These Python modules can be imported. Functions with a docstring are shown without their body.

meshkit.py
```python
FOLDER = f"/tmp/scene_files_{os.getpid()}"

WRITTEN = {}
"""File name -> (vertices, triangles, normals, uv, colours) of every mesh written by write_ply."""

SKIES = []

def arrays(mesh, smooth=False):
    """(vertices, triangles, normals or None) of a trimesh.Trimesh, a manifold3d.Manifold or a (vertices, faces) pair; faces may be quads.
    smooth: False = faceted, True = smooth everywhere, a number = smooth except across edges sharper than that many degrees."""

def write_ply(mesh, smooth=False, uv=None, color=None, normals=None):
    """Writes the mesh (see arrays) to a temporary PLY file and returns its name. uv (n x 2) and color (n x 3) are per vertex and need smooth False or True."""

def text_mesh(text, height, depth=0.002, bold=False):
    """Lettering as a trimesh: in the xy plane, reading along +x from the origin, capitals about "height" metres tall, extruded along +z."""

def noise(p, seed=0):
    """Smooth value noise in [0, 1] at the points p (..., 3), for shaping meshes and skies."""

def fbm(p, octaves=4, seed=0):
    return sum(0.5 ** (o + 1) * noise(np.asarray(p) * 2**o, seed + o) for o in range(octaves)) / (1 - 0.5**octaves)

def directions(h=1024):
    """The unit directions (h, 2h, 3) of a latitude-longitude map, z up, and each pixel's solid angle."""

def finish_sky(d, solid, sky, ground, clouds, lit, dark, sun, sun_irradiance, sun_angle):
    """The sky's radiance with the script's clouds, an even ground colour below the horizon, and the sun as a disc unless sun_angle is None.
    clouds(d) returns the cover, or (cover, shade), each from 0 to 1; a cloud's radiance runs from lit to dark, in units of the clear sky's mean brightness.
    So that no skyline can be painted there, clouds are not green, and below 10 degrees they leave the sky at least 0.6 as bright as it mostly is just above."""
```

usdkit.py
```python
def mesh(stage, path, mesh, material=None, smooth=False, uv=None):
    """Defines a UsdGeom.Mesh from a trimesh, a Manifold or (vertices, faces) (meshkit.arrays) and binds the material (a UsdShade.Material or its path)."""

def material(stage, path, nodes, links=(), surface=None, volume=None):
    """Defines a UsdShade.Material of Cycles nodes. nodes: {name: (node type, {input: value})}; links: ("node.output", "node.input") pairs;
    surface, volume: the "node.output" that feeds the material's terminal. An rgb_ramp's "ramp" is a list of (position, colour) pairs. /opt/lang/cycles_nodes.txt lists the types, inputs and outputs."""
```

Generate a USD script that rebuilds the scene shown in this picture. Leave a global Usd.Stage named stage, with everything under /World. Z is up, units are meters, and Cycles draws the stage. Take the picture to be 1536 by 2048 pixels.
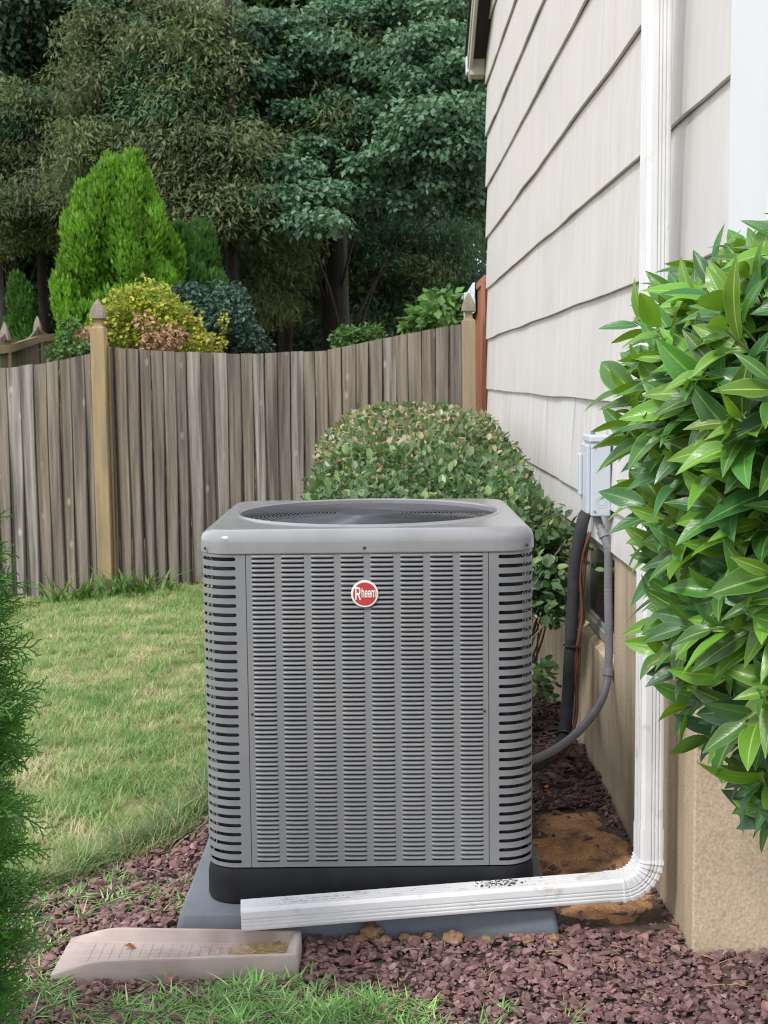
import math, random, numpy as np, trimesh, usdkit, meshkit
from pxr import Usd, UsdGeom, UsdLux, UsdShade, Gf, Sdf, Vt
from shapely.geometry import Polygon, box as sbox, Point
from shapely import affinity
from shapely.ops import unary_union
import shapely

stage = Usd.Stage.CreateInMemory()
UsdGeom.SetStageUpAxis(stage, 'Z'); UsdGeom.SetStageMetersPerUnit(stage, 1.0)
UsdGeom.Xform.Define(stage, '/World'); UsdGeom.Scope.Define(stage, '/World/Looks')
rng = np.random.default_rng(7); random.seed(7)
PI = math.pi
# ------------------------------------------------------------------ camera, sky, sun, exposure
F, HC, ROLL = 2650.0, 1.53, math.radians(0.6)          # focal length in pixels of a 1536 px wide frame, camera height, roll
u0, v0 = 267*math.sin(ROLL), -267*math.cos(ROLL)
_th, _ya = math.atan(-v0/F), math.atan(u0/math.hypot(F, v0))
FW = np.array([-math.sin(_ya)*math.cos(_th), math.cos(_ya)*math.cos(_th), -math.sin(_th)])
_r0 = np.cross(FW, [0, 0, 1.0]); _r0 /= np.linalg.norm(_r0); _p0 = np.cross(_r0, FW)
RT = _r0*math.cos(ROLL)-_p0*math.sin(ROLL); UP = _p0*math.cos(ROLL)+_r0*math.sin(ROLL)
CAM = np.array([0, 0, HC])
cam = UsdGeom.Camera.Define(stage, '/World/camera')
cam.AddTransformOp().Set(Gf.Matrix4d(*RT, 0, *UP, 0, *(-FW), 0, *CAM, 1))
cam.CreateHorizontalApertureAttr(36.0); cam.CreateVerticalApertureAttr(48.0)
cam.CreateFocalLengthAttr(36.0*F/1536)
cam.CreateFStopAttr(22.0); cam.CreateFocusDistanceAttr(2.65)
cam.CreateExposureAttr(0.62)
SUN_DIR = np.array([-0.50, -0.62, 0.85]); SUN_DIR /= np.linalg.norm(SUN_DIR)
dome = UsdLux.DomeLight.Define(stage, '/World/sky')
skym = usdkit.material(stage, '/World/Looks/sky', {
    's': ('sky_texture', {'sky_type': 'single_scattering', 'sun_disc': False, 'sun_elevation': math.asin(SUN_DIR[2]), 'sun_rotation': math.atan2(SUN_DIR[0], SUN_DIR[1]), 'aerosol_density': 2.0}),
    'tc': ('texture_coordinate', {}),
    'n': ('noise_texture', {'scale': 2.2, 'detail': 6.0, 'roughness': 0.55}),
    'r': ('map_range', {'from_min': 0.3, 'from_max': 0.62, 'to_min': 0.72, 'to_max': 1.0, 'clamp': True}),
    'm': ('mix', {'color2': (11.0, 11.15, 11.9)}),
    'b': ('background_shader', {'strength': 0.1})},
    [('tc.generated', 'n.vector'), ('n.fac', 'r.value'), ('r.result', 'm.fac'), ('s.color', 'm.color1'), ('m.color', 'b.color')], surface='b.background')
UsdShade.MaterialBindingAPI.Apply(dome.GetPrim()).Bind(skym)
sun = UsdLux.DistantLight.Define(stage, '/World/sun')
sun.CreateIntensityAttr(0.5); sun.CreateAngleAttr(11.0); sun.CreateNormalizeAttr(True); sun.CreateColorAttr(Gf.Vec3f(1.0, 0.97, 0.925))
_z = SUN_DIR; _x = np.cross([0, 0, 1.0], _z); _x /= np.linalg.norm(_x); _y = np.cross(_z, _x)
sun.AddTransformOp().Set(Gf.Matrix4d(*_x, 0, *_y, 0, *_z, 0, 0, 0, 20, 1))

# ------------------------------------------------------------------ helpers
LOC, USED = {}, {}
def uniq(parent, name):
    k = parent+'/'+name
    n = USED.get(k, -1)+1; USED[k] = n
    return k if n == 0 else '%s_%03d' % (k, n)
def data(p, **kw):
    for k, v in kw.items():
        if v is not None: p.SetCustomDataByKey({'cat': 'category'}.get(k, k), v)
def thing(name, label, cat, loc=(0, 0, 0), group=None, kind=None):
    path = uniq('/World', name)
    x = UsdGeom.Xform.Define(stage, path); x.AddTranslateOp().Set(Gf.Vec3d(*map(float, loc)))
    data(x.GetPrim(), label=label, cat=cat, group=group, kind=kind); LOC[path] = np.array(loc, float)
    return path
def arr(m):
    if isinstance(m, tuple): return np.asarray(m[0], float), np.asarray(m[1], int)
    return np.asarray(m.vertices), np.asarray(m.faces)
urng = np.random.default_rng(4)
def leaf_uv(n, per):
    """One random number per leaf (per vertices each), kept in st.x."""
    return np.c_[np.repeat(urng.random(n//per+1), per)[:n], np.zeros(n)]
def part(parent, name, m, mat, smooth=False, uv=None, label=None, kind=None, per=4):
    path = uniq(parent, name); loc = LOC[parent]
    v, f = arr(m)
    if mat in LEAFY and uv is None: uv = leaf_uv(len(v), per)
    g = usdkit.mesh(stage, path, (v-loc, f), '/World/Looks/'+mat, smooth=smooth, uv=uv)
    data(g.GetPrim(), label=label, kind=kind); LOC[path] = loc
    return path
def single(name, m, mat, label=None, cat=None, smooth=False, group=None, kind=None, uv=None):
    path = uniq('/World', name)
    v, f = arr(m)
    if mat in LEAFY and uv is None: uv = leaf_uv(len(v), 4)
    g = usdkit.mesh(stage, path, (v, f), '/World/Looks/'+mat, smooth=smooth, uv=uv)
    data(g.GetPrim(), label=label, cat=cat, group=group, kind=kind); LOC[path] = np.zeros(3)
    return path
def instancer(path, protos, mats, P, Q, S, idx, uvs=None, smooth=False, per=0):
    """A PointInstancer at path. P positions, Q quaternions (w, x, y, z), S scales (n, 3)."""
    pi = UsdGeom.PointInstancer.Define(stage, path)
    rel = pi.CreatePrototypesRel()
    for k, (m, mt) in enumerate(zip(protos, mats)):
        v, f = arr(m)
        g = usdkit.mesh(stage, '%s/kind_%03d' % (path, k), (v, f), '/World/Looks/'+mt, smooth=smooth, uv=uvs[k] if uvs is not None else leaf_uv(len(v), per) if per else None)
        rel.AddTarget(g.GetPath())
    pi.CreatePositionsAttr(Vt.Vec3fArray.FromNumpy(np.asarray(P, np.float32)))
    Q = np.asarray(Q, np.float32)
    pi.CreateOrientationsAttr(Vt.QuathArray([Gf.Quath(float(q[0]), float(q[1]), float(q[2]), float(q[3])) for q in Q]))
    pi.CreateScalesAttr(Vt.Vec3fArray.FromNumpy(np.asarray(S, np.float32)))
    pi.CreateProtoIndicesAttr(Vt.IntArray.FromNumpy(np.asarray(idx, np.int32)))
    return pi
def quat_from_mats(M):
    """(n, 3, 3) rotation matrices (columns = axes) to quaternions w, x, y, z."""
    from scipy.spatial.transform import Rotation
    q = Rotation.from_matrix(M).as_quat()
    return q[:, [3, 0, 1, 2]]
def unit(v):
    v = np.asarray(v, float)
    return v/np.maximum(np.linalg.norm(v, axis=-1, keepdims=True), 1e-9)
def cat(ms):
    vs, fs, n = [], [], 0
    for m in ms:
        v, f = arr(m); vs.append(v); fs.append(f+n); n += len(v)
    return np.vstack(vs), np.vstack(fs)
def box(x0, x1, y0, y1, z0, z1, b=0.0):
    if b <= 0:
        m = trimesh.creation.box([x1-x0, y1-y0, z1-z0]); m.apply_translation([(x0+x1)/2, (y0+y1)/2, (z0+z1)/2]); return m
    pts = []
    for x, sx in ((x0, 1), (x1, -1)):
        for y, sy in ((y0, 1), (y1, -1)):
            for z, sz in ((z0, 1), (z1, -1)):
                pts += [(x, y+sy*b, z+sz*b), (x+sx*b, y, z+sz*b), (x+sx*b, y+sy*b, z)]
    return trimesh.convex.convex_hull(np.array(pts))
def tube(points, radius, sides=10, caps=True):
    p = np.asarray(points, float); r = np.broadcast_to(np.asarray(radius, float), (len(p),))
    t = unit(np.gradient(p, axis=0))
    a = np.cross(t[0], [0, 0, 1.0]);
    if np.linalg.norm(a) < .1: a = np.cross(t[0], [0, 1.0, 0])
    a = unit(a); A = []
    for k in range(len(p)):
        a = unit(a-t[k]*(a@t[k])); A.append(a)
    A = np.array(A); B = np.cross(t, A); ang = np.arange(sides)*2*PI/sides
    v = p[:, None]+r[:, None, None]*(np.cos(ang)[None, :, None]*A[:, None]+np.sin(ang)[None, :, None]*B[:, None])
    f = grid_faces(len(p), sides, wrap=True)
    v = v.reshape(-1, 3)
    if caps:
        n = len(v); v = np.vstack([v, p[0], p[-1]])
        c0 = [[n, (k+1) % sides, k] for k in range(sides)]; o = (len(p)-1)*sides
        c1 = [[n+1, o+k, o+(k+1) % sides] for k in range(sides)]
        f = np.vstack([f, c0, c1])
    return v, f
def grid_faces(nr, nc, wrap=False):
    i, j = np.meshgrid(np.arange(nr-1), np.arange(nc if wrap else nc-1), indexing='ij')
    a, b = i*nc+j, i*nc+(j+1) % nc
    q = np.stack([a, b, b+nc, a+nc], -1).reshape(-1, 4)
    return np.vstack([q[:, [0, 1, 2]], q[:, [0, 2, 3]]])
def spline(pts, n=40):
    from scipy.interpolate import CubicSpline
    p = np.asarray(pts, float); s = np.r_[0, np.cumsum(np.linalg.norm(np.diff(p, axis=0), axis=1))]
    return CubicSpline(s, p)(np.linspace(0, s[-1], n))
def at(px, py, Y):
    """The point seen at pixel (px, py) of the 1536 x 2048 photograph at depth Y (used to measure, once, where things stand)."""
    d = FW+RT*(px-768)/F-UP*(py-1024)/F
    return CAM+d*Y/d[1]
def fbm(p, s=1.0, o=3, seed=0): return meshkit.fbm(np.asarray(p)*s, o, seed)

def mat(name, c1, c2=None, scale=6.0, rough=0.6, stretch=(1, 1, 1), bump=0.0, bscale=None, spec=0.5, metallic=0.0, coat=0.0, detail=5.0, lo=0.35, hi=0.65, c3=None, c3scale=1.0, c3lo=0.55, c3hi=0.7, bdist=0.01, grain=0.0, gscale=160, rand=0.0, bdetail=4.0, c3stretch=(1, 1, 1)):
    n = {'g': ('geometry', {}), 'mp': ('mapping', {'scale': stretch}), 'n': ('noise_texture', {'scale': scale, 'detail': detail, 'roughness': 0.6}),
         'r': ('rgb_ramp', {'ramp': [(lo, c1), (hi, c2 or c1)]}), 'p': ('principled_bsdf', {'roughness': rough, 'specular_ior_level': spec, 'metallic': metallic, 'coat_weight': coat, 'coat_roughness': 0.1})}
    l = [('g.position', 'mp.vector'), ('mp.vector', 'n.vector'), ('n.fac', 'r.fac')]
    last = 'r.color'
    if c3 is not None:
        n['mp3'] = ('mapping', {'scale': c3stretch}); l.append(('g.position', 'mp3.vector'))
        n['n3'] = ('noise_texture', {'scale': c3scale, 'detail': 4.0}); n['mr3'] = ('map_range', {'from_min': c3lo, 'from_max': c3hi, 'clamp': True}); n['m3'] = ('mix', {'color2': c3})
        l += [('mp3.vector', 'n3.vector'), ('n3.fac', 'mr3.value'), ('mr3.result', 'm3.fac'), (last, 'm3.color1')]; last = 'm3.color'
    if grain:
        n['ng'] = ('noise_texture', {'scale': gscale, 'detail': 3.0}); n['mg'] = ('map_range', {'from_min': 0.3, 'from_max': 0.7, 'to_min': 1-grain, 'to_max': 1+grain}); n['hg'] = ('hsv', {})
        l += [('g.position', 'ng.vector'), ('ng.fac', 'mg.value'), ('mg.result', 'hg.value'), (last, 'hg.color')]; last = 'hg.color'
    if rand:
        n['oi'] = ('object_info', {}); n['mrr'] = ('map_range', {'to_min': 1-rand, 'to_max': 1+rand}); n['hs'] = ('hsv', {})
        l += [('oi.random', 'mrr.value'), ('mrr.result', 'hs.value'), (last, 'hs.color')]; last = 'hs.color'
    l.append((last, 'p.base_color'))
    if bump:
        n['nb'] = ('noise_texture', {'scale': bscale or scale*4, 'detail': bdetail}); n['bp'] = ('bump', {'strength': bump, 'distance': bdist})
        l += [('mp.vector', 'nb.vector'), ('nb.fac', 'bp.height'), ('bp.normal', 'p.normal')]
    usdkit.material(stage, '/World/Looks/'+name, n, l, surface='p.BSDF')
LEAFY = set()
def leafmat(name, cols, rough=0.5, transl=0.25, nscale=1.5, dark=0.75, tcol=(0.16, 0.24, 0.03), spec=0.4, source='island', tip=None):
    """Foliage: a colour per leaf (island or instance), patches of tone by noise, some light through the blade."""
    n = {'g': ('geometry', {}), 'r': ('rgb_ramp', {'ramp': cols}), 'n': ('noise_texture', {'scale': nscale, 'detail': 3.0}), 'mr': ('map_range', {'from_min': 0.35, 'from_max': 0.65, 'to_min': dark, 'to_max': 1.0/dark}),
         'hs': ('hsv', {}), 'p': ('principled_bsdf', {'roughness': rough, 'specular_ior_level': spec}), 't': ('translucent_bsdf', {'color': tcol}), 'x': ('mix_closure', {'fac': transl})}
    l = [('g.position', 'n.vector'), ('n.fac', 'mr.value'), ('mr.result', 'hs.value'), ('r.color', 'hs.color')]
    if source == 'island':
        n['uvr'] = ('uvmap', {'attribute': 'st'}); n['sr'] = ('separate_xyz', {}); l += [('uvr.UV', 'sr.vector'), ('sr.x', 'r.fac')]; LEAFY.add(name)
    else:
        n['oi'] = ('object_info', {}); l.append(('oi.random', 'r.fac'))
    last = 'hs.color'
    if tip is not None:
        n['uv'] = ('uvmap', {'attribute': 'st'}); n['sx'] = ('separate_xyz', {}); n['mt'] = ('map_range', {'from_min': 0.35, 'from_max': 1.0, 'clamp': True}); n['mx'] = ('mix', {'color2': tip})
        l += [('uv.UV', 'sx.vector'), ('sx.y', 'mt.value'), ('mt.result', 'mx.fac'), (last, 'mx.color1')]; last = 'mx.color'
    l += [(last, 'p.base_color'), ('p.BSDF', 'x.closure1'), ('t.BSDF', 'x.closure2')]
    usdkit.material(stage, '/World/Looks/'+name, n, l, surface='x.closure')

# ------------------------------------------------------------------ materials
mat('unit_paint', (0.180, 0.187, 0.202), (0.20, 0.207, 0.222), scale=2, rough=0.34, bump=0.02, bscale=300, bdist=0.0006, c3=(0.215, 0.213, 0.21), c3scale=9, c3lo=0.50, c3hi=0.85, c3stretch=(1, 1, 0.6))
mat('unit_top_paint', (0.205, 0.21, 0.222), (0.24, 0.245, 0.255), scale=7, rough=0.17, bump=0.02, bscale=260, bdist=0.0006)
mat('unit_black', (0.010, 0.011, 0.014), (0.018, 0.019, 0.023), scale=9, rough=0.55, spec=0.25, bump=0.1, bscale=120, bdist=0.001)
mat('coil_dark', (0.010, 0.012, 0.017), (0.024, 0.026, 0.031), scale=40, rough=0.6, stretch=(1, 1, 6))
mat('grille_wire', (0.030, 0.033, 0.04), (0.05, 0.052, 0.06), scale=20, rough=0.32)
mat('fan_blade', (0.05, 0.055, 0.07), rough=0.45)
mat('screw_dark', (0.03, 0.03, 0.03), rough=0.4)
mat('badge_red', (0.44, 0.045, 0.04), (0.36, 0.035, 0.035), scale=30, rough=0.3)
mat('badge_white', (0.72, 0.70, 0.70), rough=0.35)
mat('pad_plastic', (0.12, 0.14, 0.17), (0.155, 0.175, 0.205), scale=6, rough=0.62, bump=0.12, bscale=160, bdist=0.001, c3=(0.19, 0.19, 0.19), c3scale=3.2, c3lo=0.56, c3hi=0.8)
mat('downspout_white', (0.63, 0.635, 0.645), (0.72, 0.725, 0.735), scale=5, rough=0.34, c3=(0.42, 0.39, 0.33), c3scale=16, c3lo=0.62, c3hi=0.80)
mat('downspout_print', (0.36, 0.36, 0.38), rough=0.5)
mat('dirt_fleck', (0.06, 0.045, 0.035), rough=0.9)
mat('siding', (0.535, 0.508, 0.485), (0.60, 0.573, 0.55), scale=2.2, rough=0.62, stretch=(1, 9, 0.8), bump=0.22, bscale=22, bdist=0.002, c3=(0.485, 0.48, 0.475), c3scale=1.3, c3lo=0.5, c3hi=0.75)
mat('siding_low', (0.54, 0.525, 0.51), (0.62, 0.605, 0.59), scale=2.4, rough=0.62, stretch=(1, 9, 0.8), bump=0.22, bscale=22, bdist=0.002, c3=(0.40, 0.40, 0.40), c3scale=1.6, c3lo=0.55, c3hi=0.75, c3stretch=(1, 6, 0.8))
mat('white_trim', (0.64, 0.66, 0.70), (0.67, 0.69, 0.73), scale=3, rough=0.42)
mat('eave_trim', (0.36, 0.345, 0.28), (0.44, 0.42, 0.35), scale=4, rough=0.55)
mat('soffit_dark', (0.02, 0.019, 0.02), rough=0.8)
mat('shingle', (0.03, 0.028, 0.03), (0.05, 0.047, 0.048), scale=30, rough=0.9)
mat('foundation', (0.40, 0.315, 0.215), (0.51, 0.41, 0.295), scale=3.5, rough=0.85, stretch=(1, 1.6, 0.5), bump=0.5, bscale=110, bdist=0.005, grain=0.2, gscale=140, c3=(0.225, 0.19, 0.14), c3scale=2.6, c3lo=0.50, c3hi=0.74, c3stretch=(1, 2.4, 0.35), bdetail=8)
mat('window_frame', (0.26, 0.25, 0.235), (0.36, 0.34, 0.31), scale=8, rough=0.5)
mat('interior_dark', (0.012, 0.012, 0.012), rough=0.9)
usdkit.material(stage, '/World/Looks/window_glass', {'t': ('transparent_bsdf', {'color': (0.75, 0.8, 0.78)}), 'g': ('glossy_bsdf', {'roughness': 0.12, 'color': (0.8, 0.85, 0.85)}), 'f': ('fresnel', {'IOR': 1.6}), 'x': ('mix_closure', {})},
                [('f.fac', 'x.fac'), ('t.BSDF', 'x.closure1'), ('g.BSDF', 'x.closure2')], surface='x.closure')
mat('box_grey', (0.44, 0.49, 0.53), (0.49, 0.54, 0.575), scale=4, rough=0.45)
mat('conduit_grey', (0.155, 0.16, 0.172), (0.19, 0.195, 0.205), scale=10, rough=0.5)
mat('fitting_grey', (0.20, 0.205, 0.22), rough=0.45)
mat('foam_black', (0.018, 0.018, 0.022), (0.033, 0.033, 0.037), scale=30, rough=0.85, bump=0.2, bscale=90, bdist=0.002)
mat('wire_brown', (0.16, 0.055, 0.03), (0.11, 0.04, 0.025), scale=20, rough=0.55)
mat('splash_plastic', (0.41, 0.335, 0.30), (0.49, 0.41, 0.375), scale=9, rough=0.7, bump=0.15, bscale=120, bdist=0.001, c3=(0.30, 0.22, 0.19), c3scale=5, c3lo=0.52, c3hi=0.72)
mat('post_wood', (0.33, 0.25, 0.135), (0.255, 0.185, 0.10), scale=2.4, rough=0.8, stretch=(9, 9, 0.8), bump=0.3, bscale=20, bdist=0.003, c3=(0.19, 0.155, 0.11), c3scale=1.3, c3lo=0.52, c3hi=0.72, c3stretch=(8, 8, 1))
mat('end_post_wood', (0.23, 0.18, 0.115), (0.30, 0.235, 0.15), scale=2.4, rough=0.8, stretch=(9, 9, 0.8), bump=0.3, bscale=20, bdist=0.003)
mat('post_cap_wood', (0.17, 0.145, 0.12), (0.25, 0.205, 0.15), scale=8, rough=0.85, stretch=(4, 4, 1))
BOARDS = []
for k, (a, b, c) in enumerate([((0.102, 0.0802, 0.0578), (0.2392, 0.1978, 0.1518), (0.05, 0.042, 0.035)), ((0.119, 0.0986, 0.0802), (0.2944, 0.2622, 0.2208), (0.065, 0.055, 0.047)), ((0.085, 0.068, 0.053), (0.2024, 0.1656, 0.1288), (0.042, 0.036, 0.03)),
                               ((0.1258, 0.0952, 0.0626), (0.2622, 0.2098, 0.1472), (0.075, 0.06, 0.045)), ((0.1088, 0.0925, 0.0782), (0.3404, 0.3082, 0.2714), (0.058, 0.05, 0.043)), ((0.1122, 0.0918, 0.068), (0.2484, 0.2042, 0.1518), (0.085, 0.07, 0.055))]):
    a, b, c = [tuple(1.12*(0.70*x+0.30*(0.34*q[0]+0.40*q[1]+0.26*q[2])) for x in q) for q in (a, b, c)]
    n = {'g': ('geometry', {}), 'oi': ('object_info', {}), 'cx': ('combine_xyz', {}), 'ml': ('math', {'math_type': 'multiply', 'value2': 40.0}), 'ad': ('vector_math', {'math_type': 'add'}),
         'mp': ('mapping', {'scale': (38, 38, 1.3)}), 'n': ('noise_texture', {'scale': 1.0, 'detail': 7.0, 'roughness': 0.65}), 'r': ('rgb_ramp', {'ramp': [(0.33, a), (0.66, b)]}),
         'mp2': ('mapping', {'scale': (17, 17, 0.55)}), 'n2': ('noise_texture', {'scale': 1.0, 'detail': 4.0}), 'r2': ('map_range', {'from_min': 0.52, 'from_max': 0.68, 'to_max': 0.8, 'clamp': True}), 'm2': ('mix', {'color2': c}),
         'mp3': ('mapping', {'scale': (9, 9, 4.2)}), 'v': ('voronoi_texture', {'scale': 1.0}), 'r3': ('map_range', {'from_min': 0.0, 'from_max': 0.17, 'to_min': 0.75, 'to_max': 0.0, 'clamp': True}), 'm3': ('mix', {'color2': tuple(1.55*x for x in b)}),
         'uv': ('uvmap', {'attribute': 'st'}), 'sx': ('separate_xyz', {}), 'eh': ('math', {'math_type': 'subtract', 'value2': 0.5}), 'ea': ('math', {'math_type': 'absolute'}), 'er': ('map_range', {'from_min': 0.16, 'from_max': 0.5, 'to_min': -0.34, 'to_max': 0.30}), 'vr': ('map_range', {'from_min': 0.0, 'from_max': 1.0, 'to_min': 0.12, 'to_max': -0.26}),
         'n4': ('noise_texture', {'scale': 0.55, 'detail': 5.0}), 's1': ('math', {'math_type': 'add'}), 's2': ('math', {'math_type': 'add'}), 'e3': ('map_range', {'from_min': 0.45, 'from_max': 0.66, 'to_max': 0.9, 'clamp': True}), 'm4': ('mix', {'color2': tuple(0.55*x for x in c)}),
         'nb': ('noise_texture', {'scale': 2.2, 'detail': 5.0}), 'bp': ('bump', {'strength': 0.8, 'distance': 0.006}), 'p': ('principled_bsdf', {'roughness': 0.85, 'specular_ior_level': 0.25})}
    l = [('oi.random', 'ml.value1'), ('ml.value', 'cx.z'), ('g.position', 'ad.vector1'), ('cx.vector', 'ad.vector2')]
    for q in ('mp', 'mp2', 'mp3'): l.append(('ad.vector', q+'.vector'))
    l += [('mp.vector', 'n.vector'), ('n.fac', 'r.fac'), ('mp2.vector', 'n2.vector'), ('n2.fac', 'r2.value'), ('r2.result', 'm2.fac'), ('r.color', 'm2.color1'),
          ('mp3.vector', 'v.vector'), ('v.distance', 'r3.value'), ('r3.result', 'm3.fac'), ('m2.color', 'm3.color1'), ('uv.UV', 'sx.vector'), ('sx.x', 'eh.value1'), ('eh.value', 'ea.value1'), ('ea.value', 'er.value'), ('sx.y', 'vr.value'), ('mp2.vector', 'n4.vector'), ('n4.fac', 's1.value1'), ('er.result', 's1.value2'), ('s1.value', 's2.value1'), ('vr.result', 's2.value2'), ('s2.value', 'e3.value'), ('e3.result', 'm4.fac'), ('m3.color', 'm4.color1'), ('m4.color', 'p.base_color'), ('mp.vector', 'nb.vector'), ('nb.fac', 'bp.height'), ('bp.normal', 'p.normal')]
    usdkit.material(stage, '/World/Looks/fence_board_%d' % k, n, l, surface='p.BSDF'); BOARDS.append('fence_board_%d' % k)
mat('far_board', (0.13, 0.105, 0.075), (0.20, 0.165, 0.125), scale=1.2, rough=0.85, stretch=(9, 9, 0.8), rand=0.18)
mat('red_wood', (0.26, 0.085, 0.042), (0.34, 0.12, 0.062), scale=1.5, rough=0.75, stretch=(8, 8, 0.8))
mat('red_wood_trim', (0.33, 0.135, 0.085), (0.40, 0.17, 0.11), scale=1.5, rough=0.75, stretch=(8, 8, 0.8))
mat('towel', (0.72, 0.80, 0.81), (0.05, 0.33, 0.42), scale=6, rough=0.9, stretch=(3, 5, 2), lo=0.52, hi=0.6)
mat('lawn_soil', (0.14, 0.145, 0.05), (0.24, 0.215, 0.10), scale=3.2, rough=0.95, bump=0.5, bscale=30, c3=(0.22, 0.185, 0.095), c3scale=1.4, c3lo=0.5, c3hi=0.66)
mat('bed_soil', (0.062, 0.042, 0.033), (0.11, 0.075, 0.055), scale=22, rough=0.95, bump=0.8, bscale=60, bdist=0.01)
mat('clay', grain=0.4, gscale=180, c1=(0.30, 0.155, 0.07), c2=(0.46, 0.26, 0.125), scale=9, rough=0.95, bump=0.9, bscale=40, bdist=0.012, c3=(0.10, 0.062, 0.042), c3scale=7, c3lo=0.5, c3hi=0.68)
mat('clod', (0.17, 0.10, 0.055), (0.29, 0.18, 0.10), scale=45, rough=0.95, bump=0.7, bscale=120, bdist=0.005)
for k, (a, b) in enumerate([((0.13, 0.068, 0.066), (0.20, 0.115, 0.11)), ((0.165, 0.085, 0.078), (0.25, 0.14, 0.126)), ((0.090, 0.046, 0.050), (0.135, 0.075, 0.078)), ((0.19, 0.12, 0.11), (0.30, 0.20, 0.185)), ((0.24, 0.13, 0.075), (0.31, 0.19, 0.12))]):
    mat('stone_%d' % k, a, b, scale=50, rough=0.8, bump=0.35, bscale=110, bdist=0.003, rand=0.22)
for k, (a, b) in enumerate([((0.050, 0.034, 0.030), (0.085, 0.055, 0.05)), ((0.075, 0.045, 0.038), (0.11, 0.07, 0.06))]):
    mat('mulch_%d' % k, a, b, scale=50, rough=0.9, bump=0.3, bscale=110, bdist=0.003, rand=0.25)
mat('bark_dark', (0.014, 0.012, 0.011), (0.032, 0.027, 0.023), scale=3, rough=0.95, stretch=(6, 6, 1), bump=0.6, bscale=8, bdist=0.03)
mat('twig', (0.16, 0.115, 0.075), (0.24, 0.18, 0.12), scale=20, rough=0.85)
mat('laurel_stem', (0.13, 0.19, 0.045), (0.10, 0.10, 0.04), scale=14, rough=0.6)
mat('orange_leaf', (0.36, 0.13, 0.03), (0.26, 0.09, 0.03), scale=40, rough=0.7)
mat('straw', (0.50, 0.37, 0.19), (0.38, 0.26, 0.12), scale=60, rough=0.9)
mat('vent_dark', (0.035, 0.06, 0.085), rough=0.5)
mat('petal_red', (0.5, 0.03, 0.03), rough=0.6)
leafmat('maple_leaf', [(0, (0.0405, 0.0994, 0.0482)), (0.5, (0.0722, 0.1546, 0.0791)), (1, (0.1232, 0.2254, 0.1247))], rough=0.42, transl=0.22, tcol=(0.07, 0.15, 0.05), nscale=0.7)
leafmat('feather_leaf', [(0, (0.052, 0.094, 0.036)), (0.5, (0.092, 0.138, 0.050)), (1, (0.155, 0.19, 0.075))], rough=0.6, transl=0.28, tcol=(0.13, 0.18, 0.045), nscale=0.6)
leafmat('brown_feather_leaf', [(0, (0.0506, 0.082, 0.0361)), (0.5, (0.0846, 0.116, 0.0494)), (1, (0.1306, 0.158, 0.076))], rough=0.65, transl=0.28, tcol=(0.14, 0.15, 0.05), nscale=0.6)
leafmat('wood_leaf', [(0, (0.034, 0.084, 0.042)), (0.5, (0.060, 0.128, 0.062)), (1, (0.10, 0.19, 0.095))], rough=0.5, transl=0.28, tcol=(0.09, 0.17, 0.05), nscale=0.35, dark=0.7)
leafmat('green_leaf', [(0, (0.036, 0.09, 0.0216)), (0.5, (0.06, 0.138, 0.03)), (1, (0.102, 0.198, 0.042))], rough=0.5, transl=0.25, tcol=(0.09, 0.18, 0.03), nscale=1.0)
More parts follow.
